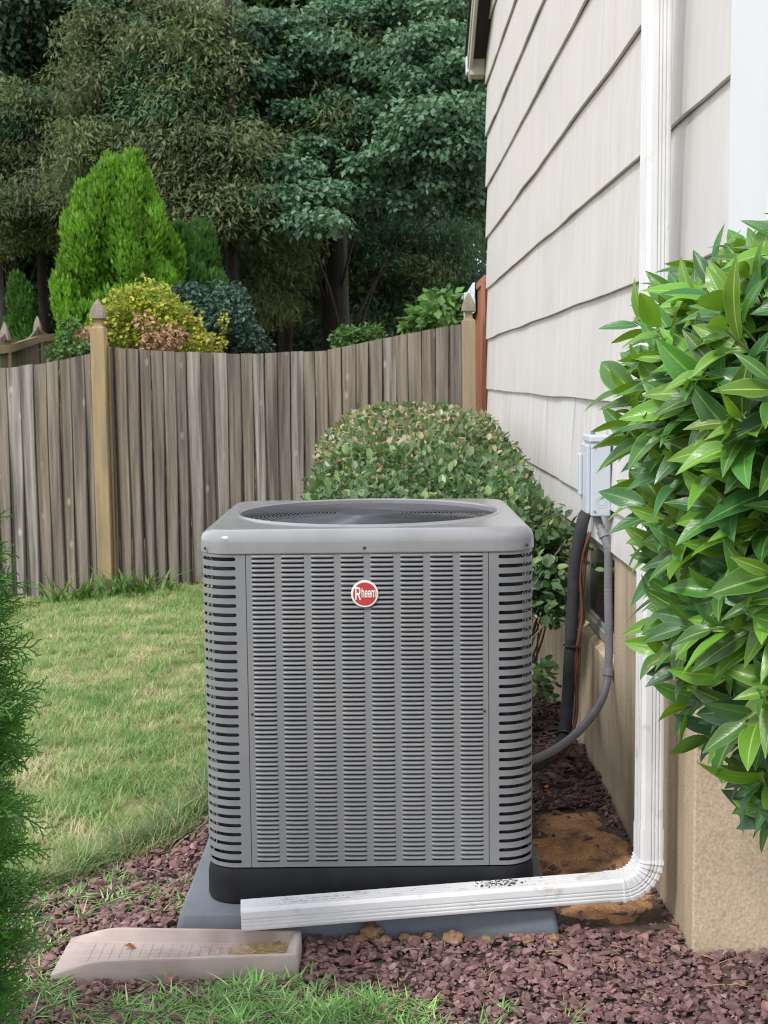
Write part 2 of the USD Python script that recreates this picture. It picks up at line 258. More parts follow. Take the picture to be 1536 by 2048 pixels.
leafmat('lime_leaf', [(0, (0.055, 0.155, 0.010)), (0.5, (0.10, 0.25, 0.016)), (1, (0.17, 0.34, 0.03))], rough=0.55, transl=0.3, tcol=(0.14, 0.32, 0.02), nscale=2.0, dark=0.75)
leafmat('arb_leaf', [(0, (0.022, 0.080, 0.012)), (0.5, (0.036, 0.115, 0.016)), (1, (0.06, 0.155, 0.026))], rough=0.55, transl=0.25, tcol=(0.06, 0.17, 0.02), nscale=2.0)
leafmat('spray_leaf', [(0, (0.012, 0.062, 0.012)), (0.5, (0.020, 0.090, 0.016)), (1, (0.034, 0.125, 0.022))], rough=0.45, transl=0.2, tcol=(0.06, 0.2, 0.02), nscale=3.0, source='object', tip=(0.10, 0.26, 0.035))
leafmat('holly_leaf', [(0, (0.0142, 0.0468, 0.0289)), (0.6, (0.0264, 0.0728, 0.0443)), (1, (0.0507, 0.1092, 0.0693))], rough=0.35, transl=0.1, tcol=(0.04, 0.08, 0.04))
leafmat('yellow_leaf', [(0, (0.0616, 0.147, 0.0162)), (0.3, (0.176, 0.2744, 0.0225)), (0.6, (0.3696, 0.4116, 0.036)), (0.85, (0.5104, 0.49, 0.072)), (1, (0.4928, 0.3136, 0.198))], rough=0.5, transl=0.3, tcol=(0.4, 0.4, 0.05), nscale=3.0, dark=0.85)
leafmat('dry_leaf', [(0, (0.16, 0.09, 0.05)), (0.5, (0.38, 0.22, 0.13)), (1, (0.50, 0.33, 0.21))], rough=0.7, transl=0.2, tcol=(0.3, 0.18, 0.08))
leafmat('hedge_leaf', [(0, (0.042, 0.095, 0.035)), (0.4, (0.075, 0.14, 0.058)), (0.8, (0.125, 0.195, 0.095)), (1, (0.24, 0.31, 0.11))], rough=0.36, transl=0.18, tcol=(0.12, 0.22, 0.04), nscale=2.5, dark=0.8)
leafmat('hedge_top_leaf', [(0, (0.108, 0.1764, 0.054)), (0.4, (0.216, 0.2352, 0.099)), (0.7, (0.378, 0.3038, 0.198)), (1, (0.495, 0.3528, 0.27))], rough=0.55, transl=0.25, tcol=(0.4, 0.3, 0.15), nscale=2.5)
leafmat('weed_leaf', [(0, (0.065, 0.1495, 0.036)), (1, (0.143, 0.26, 0.066))], rough=0.5, transl=0.25, tcol=(0.12, 0.24, 0.03))
for nm, src in (('grass_blade', 'object'),):
    n = {'g': ('geometry', {}), 'oi': ('object_info', {}), 'mp': ('mapping', {'scale': (1, 1, 0)}), 'n1': ('noise_texture', {'scale': 2.6, 'detail': 3.0, 'roughness': 0.6}), 'n2': ('noise_texture', {'scale': 9.0, 'detail': 2.0}),
         'r1': ('rgb_ramp', {'ramp': [(0.26, (0.11, 0.25, 0.06)), (0.47, (0.225, 0.36, 0.105)), (0.62, (0.38, 0.45, 0.19)), (0.79, (0.60, 0.53, 0.33))]}), 'ad': ('math', {'math_type': 'multiply_add', 'value2': 0.45}), 'sb': ('math', {'math_type': 'subtract', 'value2': 0.225}),
         'uvr': ('uvmap', {'attribute': 'st'}), 'sr': ('separate_xyz', {}), 'ri': ('math', {'math_type': 'multiply_add', 'value2': 0.30}), 'si': ('math', {'math_type': 'subtract', 'value2': 0.15}),
         'p': ('principled_bsdf', {'roughness': 0.5, 'specular_ior_level': 0.35}), 't': ('translucent_bsdf', {}), 'x': ('mix_closure', {'fac': 0.28})}
    l = [('g.position', 'mp.vector'), ('mp.vector', 'n1.vector'), ('mp.vector', 'n2.vector'), ('n2.fac', 'ad.value1'), ('n1.fac', 'ad.value3'), ('ad.value', 'sb.value1'), ('uvr.UV', 'sr.vector'), ('sr.x', 'ri.value1'), ('sb.value', 'ri.value3'), ('ri.value', 'si.value1'),
         ('si.value', 'r1.fac'), ('r1.color', 'p.base_color'), ('r1.color', 't.color'), ('p.BSDF', 'x.closure1'), ('t.BSDF', 'x.closure2')]
    usdkit.material(stage, '/World/Looks/'+nm, n, l, surface='x.closure')
leafmat('crab_blade', [(0, (0.1346, 0.3177, 0.084)), (0.6, (0.2156, 0.439, 0.1308)), (0.88, (0.3414, 0.542, 0.1869)), (1, (0.6469, 0.6167, 0.3177))], rough=0.5, transl=0.25, tcol=(0.16, 0.3, 0.05), nscale=6.0)
leafmat('edge_blade', [(0, (0.07, 0.16, 0.045)), (0.6, (0.12, 0.235, 0.075)), (0.9, (0.22, 0.30, 0.13)), (1, (0.40, 0.36, 0.20))], rough=0.5, transl=0.25, tcol=(0.16, 0.28, 0.06), nscale=6.0)
leafmat('dry_blade', [(0, (0.24, 0.2, 0.10)), (1, (0.42, 0.35, 0.2))], rough=0.8, transl=0.2, tcol=(0.3, 0.25, 0.1))
def laurelmat(name, top, rib, back, rough):
    n = {'uv': ('uvmap', {'attribute': 'st'}), 'sx': ('separate_xyz', {}), 's5': ('math', {'math_type': 'subtract', 'value2': 0.5}), 'ab': ('math', {'math_type': 'absolute'}),
         'mr': ('map_range', {'from_min': 0.018, 'from_max': 0.05, 'to_min': 1.0, 'to_max': 0.0, 'clamp': True}), 'me': ('map_range', {'from_min': 0.44, 'from_max': 0.5, 'to_min': 0.0, 'to_max': 0.55, 'clamp': True}),
         'mx': ('math', {'math_type': 'maximum'}), 'oi': ('object_info', {}), 'hv': ('map_range', {'to_min': 0.62, 'to_max': 1.4}), 'hh': ('map_range', {'to_min': 0.485, 'to_max': 0.512}), 'hs': ('hsv', {'color': top, 'saturation': 0.97}),
         'mm': ('mix', {'color2': rib}), 'g': ('geometry', {}), 'mb': ('mix', {'color2': back}),
         'cm': ('math', {'math_type': 'multiply_add', 'value2': -0.55}), 'cx': ('combine_xyz', {}), 'w': ('wave_texture', {'wave_type': 'bands', 'bands_direction': 'y', 'scale': 3.2, 'distortion': 0.5, 'detail': 1.0}), 'bp': ('bump', {'strength': 0.06, 'distance': 0.002}),
         'nz': ('noise_texture', {'scale': 90.0, 'detail': 3.0}), 'nm': ('map_range', {'from_min': 0.35, 'from_max': 0.65, 'to_min': rough-0.08, 'to_max': rough+0.12}),
         'p': ('principled_bsdf', {'specular_ior_level': 0.5}), 't': ('translucent_bsdf', {'color': (0.20, 0.40, 0.02)}), 'x': ('mix_closure', {'fac': 0.17}), 'bn': ('noise_texture', {'scale': 13.0, 'detail': 3.0}), 'br': ('map_range', {'from_min': 0.70, 'from_max': 0.74, 'clamp': True}), 'bm': ('mix', {'color2': (0.20, 0.13, 0.03)})}
    l = [('uv.UV', 'sx.vector'), ('sx.x', 's5.value1'), ('s5.value', 'ab.value1'), ('ab.value', 'mr.value'), ('ab.value', 'me.value'), ('mr.result', 'mx.value1'), ('me.result', 'mx.value2'), ('mx.value', 'mm.fac'),
         ('oi.random', 'hv.value'), ('hv.result', 'hs.value'), ('oi.random', 'hh.value'), ('hh.result', 'hs.hue'), ('hs.color', 'mm.color1'), ('g.backfacing', 'mb.fac'), ('mm.color', 'mb.color1'), ('g.position', 'bn.vector'), ('bn.fac', 'br.value'), ('br.result', 'bm.fac'), ('mb.color', 'bm.color1'), ('bm.color', 'p.base_color'),
         ('ab.value', 'cm.value1'), ('sx.y', 'cm.value3'), ('cm.value', 'cx.y'), ('cx.vector', 'w.vector'), ('w.fac', 'bp.height'), ('bp.normal', 'p.normal'), ('g.position', 'nz.vector'), ('nz.fac', 'nm.value'), ('nm.result', 'p.roughness'),
         ('p.BSDF', 'x.closure1'), ('t.BSDF', 'x.closure2')]
    usdkit.material(stage, '/World/Looks/'+name, n, l, surface='x.closure')
laurelmat('laurel_dark', (0.026, 0.100, 0.022), (0.14, 0.27, 0.07), (0.10, 0.20, 0.035), 0.36)
laurelmat('laurel_mid', (0.044, 0.145, 0.018), (0.20, 0.34, 0.06), (0.14, 0.26, 0.03), 0.36)
laurelmat('laurel_young', (0.10, 0.235, 0.016), (0.30, 0.43, 0.07), (0.20, 0.33, 0.03), 0.40)
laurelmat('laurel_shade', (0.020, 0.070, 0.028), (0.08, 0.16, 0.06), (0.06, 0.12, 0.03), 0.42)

# ------------------------------------------------------------------ ground
BED = Polygon([(-1.9, 3.55), (-1.30, 3.70), (-1.08, 3.84), (-0.96, 3.97), (-0.85, 4.12), (-0.74, 4.26), (-0.67, 4.48), (-0.64, 4.8), (-0.52, 5.4), (-0.42, 8.8), (-0.25, 9.6), (0.2, 10.0), (0.80, 10.2), (0.80, 3.375), (2.6, 3.375), (2.6, 1.2), (-1.9, 1.2)])
def sheet(xs, ys, zf):
    X, Y = np.meshgrid(xs, ys, indexing='ij')
    Z = zf(X, Y)
    v = np.stack([X, Y, Z], -1).reshape(-1, 3); f = grid_faces(len(xs), len(ys))
    return v, f[:, ::-1] if False else f
def dip(X, Y): return -np.clip((Y-6.0)/4.0, 0, 1)*np.clip(0.035+np.clip(-X-1.3, 0, 1.5)*0.085, 0, 0.15)*np.clip((13-Y)/2.5, 0, 1)
def ground_z(X, Y):
    P = np.stack([X, Y, 0*X], -1)
    near = np.clip(1-np.maximum(np.abs(X)-4, 0)/10, 0, 1)
    return (fbm(P, 2.2, 3, 3)-0.5)*0.02*near + np.clip((Y-11)/16, 0, 1)*0.9-0.012+dip(X, Y)
gx = np.r_[-400, -150, -60, -30, -15, np.arange(-8, 8.01, 0.16), 15, 30, 60, 150, 400]
gy = np.r_[-300, -100, -40, -15, -6, np.arange(-2, 14.01, 0.16), 17, 22, 30, 45, 80, 160, 400]
single('ground', sheet(gx, gy, ground_z), 'lawn_soil', kind='structure', smooth=True)
def poly_sheet(poly, step, zf, seed=0):
    """A flat polygon as a fine sheet with heights zf."""
    x0, y0, x1, y1 = poly.bounds
    xs, ys = np.arange(x0, x1+step, step), np.arange(y0, y1+step, step)
    X, Y = np.meshgrid(xs, ys, indexing='ij')
    v = np.stack([X, Y, zf(X, Y)], -1).reshape(-1, 3); f = grid_faces(len(xs), len(ys))
    c = v[f].mean(1); keep = shapely.contains_xy(poly, c[:, 0], c[:, 1])
    m = trimesh.Trimesh(v, f[keep], process=False); m.remove_unreferenced_vertices()
    return m
bedz = lambda X, Y: 0.003+(fbm(np.stack([X, Y, 0*X], -1), 5, 3, 9)-0.5)*0.012
single('planting_bed', poly_sheet(BED, 0.04, bedz), 'bed_soil', kind='structure', smooth=True)
CLAY = unary_union([Point(0.60, 4.12).buffer(0.25), Point(0.62, 3.70).buffer(0.19), Point(0.63, 4.22).buffer(0.20), Point(0.62, 4.02).buffer(0.17), Point(0.66, 3.8).buffer(0.15), Point(0.62, 4.42).buffer(0.15), Point(0.70, 4.5).buffer(0.08), Point(0.64, 3.62).buffer(0.13), Point(0.52, 3.58).buffer(0.06), Point(0.70, 3.55).buffer(0.08)]).intersection(sbox(0.40, 3.3, 0.86, 4.8))
def clayz(X, Y):
    P = np.stack([X, Y, 0*X], -1)
    d = shapely.distance(CLAY.boundary, shapely.points(X, Y))
    return -0.009+np.clip(d/0.10, 0, 1)*0.022+(fbm(P, 14, 4, 4)-0.5)*0.034
single('clay_soil', poly_sheet(CLAY, 0.012, clayz), 'clay', kind='structure', smooth=True)

# ------------------------------------------------------------------ house
WX = 0.785                       # plane of the siding's lower edges
house = thing('house', 'beige lap sided house with tan concrete foundation right of the condenser', 'house', (WX, 10.25, 0))
YF, YB = 2.70, 10.25
fd = cat([box(0.80, 7.0, 5.42, YB-0.02, -0.3, 0.93), box(0.80, 7.0, 3.375, 4.60, -0.3, 0.93, 0.006), box(0.80, 7.0, 4.60, 5.42, -0.3, 0.50), box(0.975, 7.0, 4.60, 5.42, 0.50, 0.93)])
fd_path = part(house, 'foundation', fd, 'foundation')
sill = np.array([(0.797, 4.60, 0.500), (0.797, 5.42, 0.500), (0.86, 5.42, 0.532), (0.86, 4.60, 0.532)])
part(house, 'window_sill', (np.vstack([sill, sill-[0, 0, 0.04]]), np.array([[0, 2, 1], [0, 3, 2], [0, 1, 5], [0, 5, 4], [1, 2, 6], [1, 6, 5]])), 'foundation')
win = part(house, 'basement_window', cat([box(0.822, 0.855, 4.602, 4.635, 0.53, 0.918), box(0.822, 0.855, 5.385, 5.418, 0.53, 0.918), box(0.822, 0.855, 4.635, 5.385, 0.885, 0.918), box(0.822, 0.855, 4.635, 5.385, 0.53, 0.562)]), 'window_frame')
part(win, 'sash', cat([box(0.830, 0.848, 4.637, 4.657, 0.564, 0.883), box(0.830, 0.848, 5.363, 5.383, 0.564, 0.883), box(0.830, 0.848, 4.657, 5.363, 0.863, 0.883), box(0.830, 0.848, 4.657, 5.363, 0.564, 0.584)]), 'window_frame')
part(win, 'pane', box(0.836, 0.840, 4.657, 5.363, 0.584, 0.863), 'window_glass')
part(house, 'basement_interior', box(0.90, 0.974, 4.603, 5.417, 0.503, 0.927), 'interior_dark')
ZE = 4.02                        # where the rake meets the rear corner
core = trimesh.creation.extrude_polygon(Polygon([(YF+0.02, 0.935), (YB-0.02, 0.935), (YB-0.02, ZE), (6.4, ZE+0.5*(YB-6.4)), (YF+0.02, ZE+0.5*(6.4-YF)-0.0-0.0)]), 6.0, engine='earcut')
v = core.vertices.copy(); core = (np.c_[v[:, 2]+0.812, v[:, 0], v[:, 1]], core.faces)
part(house, 'wall', core, 'siding')
edges = [0.92, 1.068]+[1.068+0.3765+0.3805*k for k in range(11)]
edges[2:] = [1.441+0.3805*k for k in range(11)]
joints = [[4.9, 7.6], [6.3, 8.9], [5.2, 8.0], [4.35, 6.9], [5.9, 8.6], [4.85, 7.4], [4.45, 5.35, 7.9], [6.0, 8.6], [5.0, 7.7], [6.2, 8.8], [5.5, 8.2]]
for r in range(len(edges)-1):
    za, zb = edges[r], edges[r+1]
    if za > 5.0: break
    ys = [3.012]+joints[r % 11]+[YB]
    for q in range(len(ys)-1):
        a, b = ys[q]+(0.0015 if q else 0), ys[q+1]-(0.0015 if q < len(ys)-2 else 0)
        top = zb+0.012
        n = max(6, int((b-a)/0.06)); Y = np.linspace(a, b, n)
        wav = (fbm(np.c_[Y*1.5, 0*Y+r*7.3, 0*Y], 1.3, 3, 21)-0.5)
        wz = (fbm(np.c_[Y*1.2, 0*Y+r*3.1, 0*Y], 1.2, 3, 33)-0.5)*0.016
        x_lo = WX+wav*0.010; x_hi = np.full(n, WX+0.017)
        zl = za+wz*(0 if r == 0 else 1)
        rows = [np.c_[x_lo+0.012, Y, zl+0.0], np.c_[x_lo+0.001, Y, zl], np.c_[x_lo, Y, zl+0.002], np.c_[x_lo*0.5+x_hi*0.5-0.002, Y, (zl+top)/2], np.c_[x_hi, Y, np.full(n, top)], np.c_[x_hi+0.012, Y, np.full(n, top)]]
        V = np.stack(rows, 0).reshape(-1, 3)
        Fc = grid_faces(6, n)[:, ::-1]
        ends = []
        for e in (0, n-1):
            ids = [k*n+e for k in range(6)]
            for k in range(1, 5): ends.append([ids[0], ids[k], ids[k+1]])
        part(house, 'siding_board', (V, np.vstack([Fc, ends])), 'siding_low' if r < 2 else 'siding', smooth=30)
part(house, 'corner_board', box(0.772, 0.90, YF, 3.01, 0.92, 5.6, 0.003), 'white_trim')
part(house, 'front_wall', box(0.90, 7.0, YF-0.004, YF+0.012, 0.93, 5.6), 'siding')
# rear roof edge: rake fascia, soffit, roof edge, gutter end
def rake(x0, x1, zo0, zo1, y_low=10.40, y_high=6.4):
    z = lambda y: ZE+0.5*(YB-y)
    V = np.array([(x, y, z(y)+zo) for x in (x0, x1) for y in (y_low, y_high) for zo in (zo0, zo1)])
    return trimesh.convex.convex_hull(V)
part(house, 'rake_board', rake(0.668, 0.69, -0.17, 0.02), 'eave_trim')
part(house, 'rake_moulding', rake(0.66, 0.668, -0.07, 0.02), 'eave_trim')
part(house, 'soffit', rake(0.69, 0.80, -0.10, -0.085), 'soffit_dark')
rf = part(house, 'roof', trimesh.util.concatenate([rake(0.640, 7.2, 0.022, 0.05), trimesh.convex.convex_hull(np.array([(x, y, ZE+0.5*(YB-6.4)+0.5*(y-6.4)+zo) for x in (0.640, 7.2) for y in (6.4, 2.3) for zo in (0.022, 0.05)]))]), 'shingle')
part(house, 'eave_return', box(0.672, 0.783, 10.26, 10.42, 3.80, 3.95, 0.003), 'eave_trim')
part(house, 'gutter', box(0.655, 7.0, 10.43, 10.54, 3.855, 3.985, 0.006), 'white_trim')
# small dark outlet cover on the siding
vt = thing('outlet_cover', 'small dark blue cover on the siding half hidden by the laurel leaves', 'outlet cover', (WX, 4.42, 1.54))
part(vt, 'plate', box(0.770, 0.786, 4.375, 4.455, 1.522, 1.552, 0.004), 'vent_dark')
part(vt, 'lid', box(0.763, 0.7695, 4.38, 4.45, 1.526, 1.548, 0.003), 'vent_dark')

# ------------------------------------------------------------------ wooden fence
FY = 10.28
fence = thing('wooden_fence', 'weathered grey brown wooden privacy fence with dipping top line behind the lawn', 'fence', (-2.18, FY, 0))
tx = np.array([-4.6, -3.4, -2.95, -2.57, -2.24, -2.12, -1.72, -1.05, -0.41, 0.0, 0.29, 0.62, 0.72])
tz = np.array([1.80, 1.63, 1.64, 1.68, 1.745, 1.795, 1.757, 1.728, 1.752, 1.84, 1.888, 1.945, 1.95])
x = -4.55; k = 0
brng = np.random.default_rng(11)
while x < 0.60:
    w = 0.1+brng.uniform(-0.012, 0.012)
    if x < -2.25 and x+w > -2.25: w = max(-2.252-x, 0.03)
    if x > -2.26 and x < -2.115: x = -2.112
    xa, xb = x+0.002, min(x+w-0.002, 0.604)
    zt = np.interp([xa, xb], tx, tz)+brng.uniform(-0.004, 0.004)
    yo = FY+brng.uniform(-0.006, 0.006); yaw = brng.uniform(-0.006, 0.006); lean = brng.uniform(-0.006, 0.010)
    bow = brng.uniform(-0.010, 0.004)
    zb = 0.0+brng.uniform(0, 0.02)+float(dip(np.array(xa), np.array(FY))); n = 7
    t = np.linspace(0, 1, n); V = []
    for i, tt in enumerate(t):
        zz = zb+(zt-zb)*tt; dy = bow*math.sin(PI*tt); dx = lean*(0.5-tt)
        wob = 0.003*math.sin(7*tt+k)
        V += [(xa+dx+wob, yo-yaw+dy, zz[0]), (xa+dx+wob+0.004, yo-yaw+dy-0.004, zz[0]), (xb+dx+wob-0.004, yo+yaw+dy-0.004, zz[1]), (xb+dx+wob, yo+yaw+dy, zz[1]), (xb+dx, yo+0.018, zz[1]), (xa+dx, yo+0.018, zz[0])]
    V = np.array(V); Fc = grid_faces(n, 6, wrap=True)
    o = (n-1)*6; capt = [[o, o+i, o+i+1] for i in range(1, 5)]
    part(fence, 'board', (V, np.vstack([Fc, capt])), BOARDS[brng.choice(6, p=[.22, .18, .20, .18, .08, .14])], uv=np.c_[np.tile([0, 0.04, 0.96, 1.0, 1.0, 0.0], n), np.repeat(t, 6)])
    x += w; k += 1
for z in (0.35, 0.95, 1.5):
    part(fence, 'rail', box(-4.5, 0.60, FY+0.02, FY+0.055, z-0.04, z+0.04), 'far_board')
def post(parent, px, y, w, ztop, zneck, m, cap):
    h = w/2
    p = part(parent, 'post', loft_sq([(h, 0), (h, zneck-0.06), (h*0.98, zneck-0.02), (h*0.55, zneck), (h*0.55, zneck+0.055)], px, y), m)
    H = ztop-zneck-0.045
    part(p, 'post_cap', loft_sq([(h*0.6, zneck+0.045), (h*1.03, zneck+0.055), (h*1.0, zneck+0.06+H*0.12), (h*0.86, zneck+0.05+H*0.4), (h*0.5, zneck+0.05+H*0.72), (0.002, ztop)], px, y), cap)
def loft_sq(secs, px, y):
    V = []
    for h, z in secs:
        c = h*0.12
        V += [(px-h+c, y-h, z), (px+h-c, y-h, z), (px+h, y-h+c, z), (px+h, y+h-c, z), (px+h-c, y+h, z), (px-h+c, y+h, z), (px-h, y+h-c, z), (px-h, y-h+c, z)]
    n = len(secs); f = grid_faces(n, 8, wrap=True); o = (n-1)*8
    return np.array(V), np.vstack([f, [[o, o+i, o+i+1] for i in range(1, 7)]])
post(fence, -2.182, FY-0.045, 0.112, 2.16, 1.955, 'post_wood', 'post_cap_wood')
post(fence, 0.657, FY+0.03, 0.105, 2.18, 1.985, 'end_post_wood', 'post_cap_wood')
part(fence, 'batten', box(-2.122, -2.105, FY-0.03, FY-0.008, 0.02, 1.80), 'post_wood')
# neighbour's fence, upper left
nf = thing('garden_fence', 'dark garden fence with pointed posts and scalloped panels left of the lime tree', 'fence', (-3.57, 12.6, 0))
NP = [(-3.62, 10.75, 2.0), (-3.57, 12.6, 2.10), (-3.88, 15.0, 2.27), (-4.11, 17.2, 2.37)]
for i, (px_, py_, zt_) in enumerate(NP):
    post(nf, px_, py_, 0.085, zt_, zt_-0.23, 'post_wood' if i < 2 else 'post_cap_wood', 'post_cap_wood')
    if i+1 < len(NP):
        p, q = np.array([px_, py_]), np.array(NP[i+1][:2]); d = unit(q-p); L = np.linalg.norm(q-p); nb = int(L/0.14); nk = (zt_-0.23, NP[i+1][2]-0.23)
        for j in range(nb):
            t0, t1 = (j+0.04)/nb, (j+0.96)/nb
            zt = lambda t: nk[0]+(nk[1]-nk[0])*t+0.13-0.13*math.sin(PI*t)**0.8
            a, b = p+d*L*t0, p+d*L*t1; nn = np.array([-d[1], d[0]])*0.01
            V = np.array([(*(a+s*nn), 0.0) for s in (-1, 1)]+[(*(b+s*nn), 0.0) for s in (-1, 1)]+[(*(a+s*nn), zt(t0)) for s in (-1, 1)]+[(*(b+s*nn), zt(t1)) for s in (-1, 1)])
            part(nf, 'board', trimesh.convex.convex_hull(V), 'far_board')
        nn = np.array([d[1], -d[0]])*0.04
        V = np.array([(*(c+s*nn), z) for c, k in ((p, 0), (q, 1)) for s in (0.4, 1.2) for z in (nk[k]-0.06, nk[k]+0.015)])
        part(nf, 'rail', trimesh.convex.convex_hull(V), 'post_wood')
# red fence beside the house corner, running back
rfn = thing('red_fence', 'reddish brown stained board fence running back from the house corner', 'fence', (0.80, 10.5, 0))
for j in range(36):
    a = 10.42+j*0.16
    part(rfn, 'board', box(0.795, 0.815, a, a+0.155, 0.02, 2.26), 'red_wood')
part(rfn, 'top_rail', box(0.782, 0.828, 10.40, 16.2, 2.262, 2.32, 0.003), 'red_wood_trim')
part(rfn, 'stile', box(0.775, 0.794, 10.40, 10.62, 0.02, 2.26, 0.003), 'red_wood_trim')
part(rfn, 'stile', box(0.775, 0.794, 16.0, 16.15, 0.02, 2.26, 0.003), 'red_wood_trim')
# towel over the red fence
u, w_ = np.meshgrid(np.linspace(0, 1, 24), np.linspace(-1, 1, 40), indexing='ij')
ty = 11.25+u*1.9
hang = np.where(w_ < 0, 0.24+0.14*u+0.03*np.sin(u*9), 0.26)
over = np.clip(np.abs(w_)-0.12, 0, 1)/0.88
txx = 0.805+np.sign(w_)*np.minimum(np.abs(w_)/0.12, 1)*0.034+np.sign(w_)*over*0.02*np.sin(u*17+w_)+np.sign(w_)*over*0.012
tzz = 2.327+0.012*np.sin(u*9)-over*hang
single('towel', (np.stack([txx, ty, tzz], -1).reshape(-1, 3), grid_faces(24, 40)), 'towel', 'white and turquoise striped towel draped over the red fence top', 'towel', smooth=True)

# ------------------------------------------------------------------ condenser
UX0, UX1, UY0, UY1 = -0.510, 0.407, 3.568, 4.485
UXC, UYC = (UX0+UX1)/2, (UY0+UY1)/2
pad = box(-0.592, 0.462, 3.492, 4.548, -0.02, 0.075)
PADV = []
for (o, z) in ((0.0, -0.02), (0.0, 0.02), (0.010, 0.066), (0.014, 0.072), (0.022, 0.075)):
    for a in range(32):
        t = a*2*PI/32; c, s = math.cos(t), math.sin(t)
        r = 0.02; hx, hy = 0.527-o-r, 0.528-o-r
        PADV.append((-0.062+math.copysign(hx, c)+r*c, 4.02+math.copysign(hy, s)+r*s, z))
f = grid_faces(5, 32, wrap=True); o = 4*32
single('equipment_pad', (np.array(PADV), np.vstack([f, [[o, o+i, o+i+1] for i in range(1, 31)]])), 'pad_plastic', 'blue grey plastic equipment pad under the condenser', 'equipment pad', smooth=30)

unit_ = thing('condenser_unit', 'grey outdoor air conditioner condenser with louvred panels and a round red badge', 'air conditioner', (UXC, UYC, 0.075))
def rsq(off, r, n=16, cx=UXC, cy=UYC, hx=(UX1-UX0)/2, hy=(UY1-UY0)/2):
    """Rounded square outline, offset inwards by off."""
    r = max(r-off, 0.004); pts = []
    for q, (sx, sy) in enumerate(((1, 1), (-1, 1), (-1, -1), (1, -1))):
        for a in np.linspace(0, PI/2, n):
            t = q*PI/2+a
            pts.append((cx+sx*(hx-off-r)+r*math.cos(t), cy+sy*(hy-off-r)+r*math.sin(t)))
        nx, ny = ((-1, 1), (-1, -1), (1, -1), (1, 1))[q]; t = (q+1)*PI/2
        e = (cx+nx*(hx-off-r)+r*math.cos(t), cy+ny*(hy-off-r)+r*math.sin(t)); p = pts[-1]
        for k in range(1, 24): pts.append((p[0]+(e[0]-p[0])*k/24, p[1]+(e[1]-p[1])*k/24))
    return np.array(pts)
CR = 0.088
def loft(secs, close=False):
    V = np.vstack([np.c_[p, np.full(len(p), z)] for p, z in secs]); n = len(secs[0][0])
    return V, grid_faces(len(secs), n, wrap=True)
bv, bf = loft([(rsq(0.0, CR), 0.0755), (rsq(-0.004, CR), 0.085), (rsq(-0.003, CR), 0.150), (rsq(0.003, CR), 0.176), (rsq(0.05, CR), 0.176)])
notch = []
part(unit_, 'base_pan', (bv, bf), 'unit_black', smooth=35)
part(unit_, 'drain_slot', box(-0.36, 0.25, UY0-0.0055, UY0-0.0015, 0.0765, 0.098, 0.001), 'interior_dark')
# coil behind the louvres
part(unit_, 'coil', loft([(rsq(0.028, CR), 0.178), (rsq(0.028, CR), 1.06)]), 'coil_dark', smooth=True)
# bent corner sheets with slots
def corner_sheet(sx, sy):
    LEG = 0.0395; L = LEG*2+PI/2*CR
    z0, z1 = 0.181, 1.064
    poly = sbox(0, z0, L, z1)
    slots = []
    for k in range(34):
        z = 1.0455-k*0.0257
        if z < 0.195: break
        slots.append(shapely.LineString([(0.0265+0.005, z), (L-0.0265-0.005, z)]).buffer(0.0052, quad_segs=4))
    poly = poly.difference(unary_union(slots))
    def P(s, d=0.0):
        s = np.asarray(s, float); r = CR
        a = np.clip((s-LEG)/r, 0, PI/2)
        # local: start on the front edge going outwards in x, arc, then along the side
        x = np.where(s < LEG, -(LEG-s), 0)+(r-d)*np.sin(a)*1.0
        y = -(r-d)*np.cos(a)+np.where(s > LEG+r*PI/2, s-LEG-r*PI/2, 0)
        return x, y
    cx = (UX0+CR) if sx < 0 else (UX1-CR); cy = (UY0+CR) if sy < 0 else (UY1-CR)
    def Wd(s, z, d):
        lx, ly = P(s, d)
        return np.stack([cx+sx*lx, cy-sy*ly, z], -1)
    edg = np.r_[0, np.linspace(0.0265, L-0.0265, 22), L]
    VV, FF, n = [], [], 0
    for a, b in zip(edg[:-1], edg[1:]):
        for g in getattr(poly.intersection(sbox(a, z0, b, z1)), 'geoms', [poly.intersection(sbox(a, z0, b, z1))]):
            if g.geom_type != 'Polygon' or g.area < 1e-9: continue
            v2, f2 = trimesh.creation.triangulate_polygon(g, engine='earcut')
            VV.append(v2); FF.append(f2+n); n += len(v2)
    v2 = np.vstack(VV); f2 = np.vstack(FF)
    key, inv = np.unique(np.round(v2, 6), axis=0, return_inverse=True); f2 = inv.reshape(-1)[f2]
    front = Wd(key[:, 0], key[:, 1], 0.0)
    ms = [(front, f2 if sx*sy > 0 else f2[:, ::-1])]
    for ring in [poly.exterior]+list(poly.interiors):
        c = np.array(shapely.segmentize(ring, 0.012).coords)
        ms.append((np.vstack([Wd(c[:, 0], c[:, 1], 0.0), Wd(c[:, 0], c[:, 1], 0.0015 if ring is poly.exterior else 0.003)]), grid_faces(2, len(c))))
    return cat(ms)
for sx in (-1, 1):
    for sy in (-1, 1):
        part(unit_, 'corner_panel', corner_sheet(sx, sy), 'unit_paint', smooth=True)
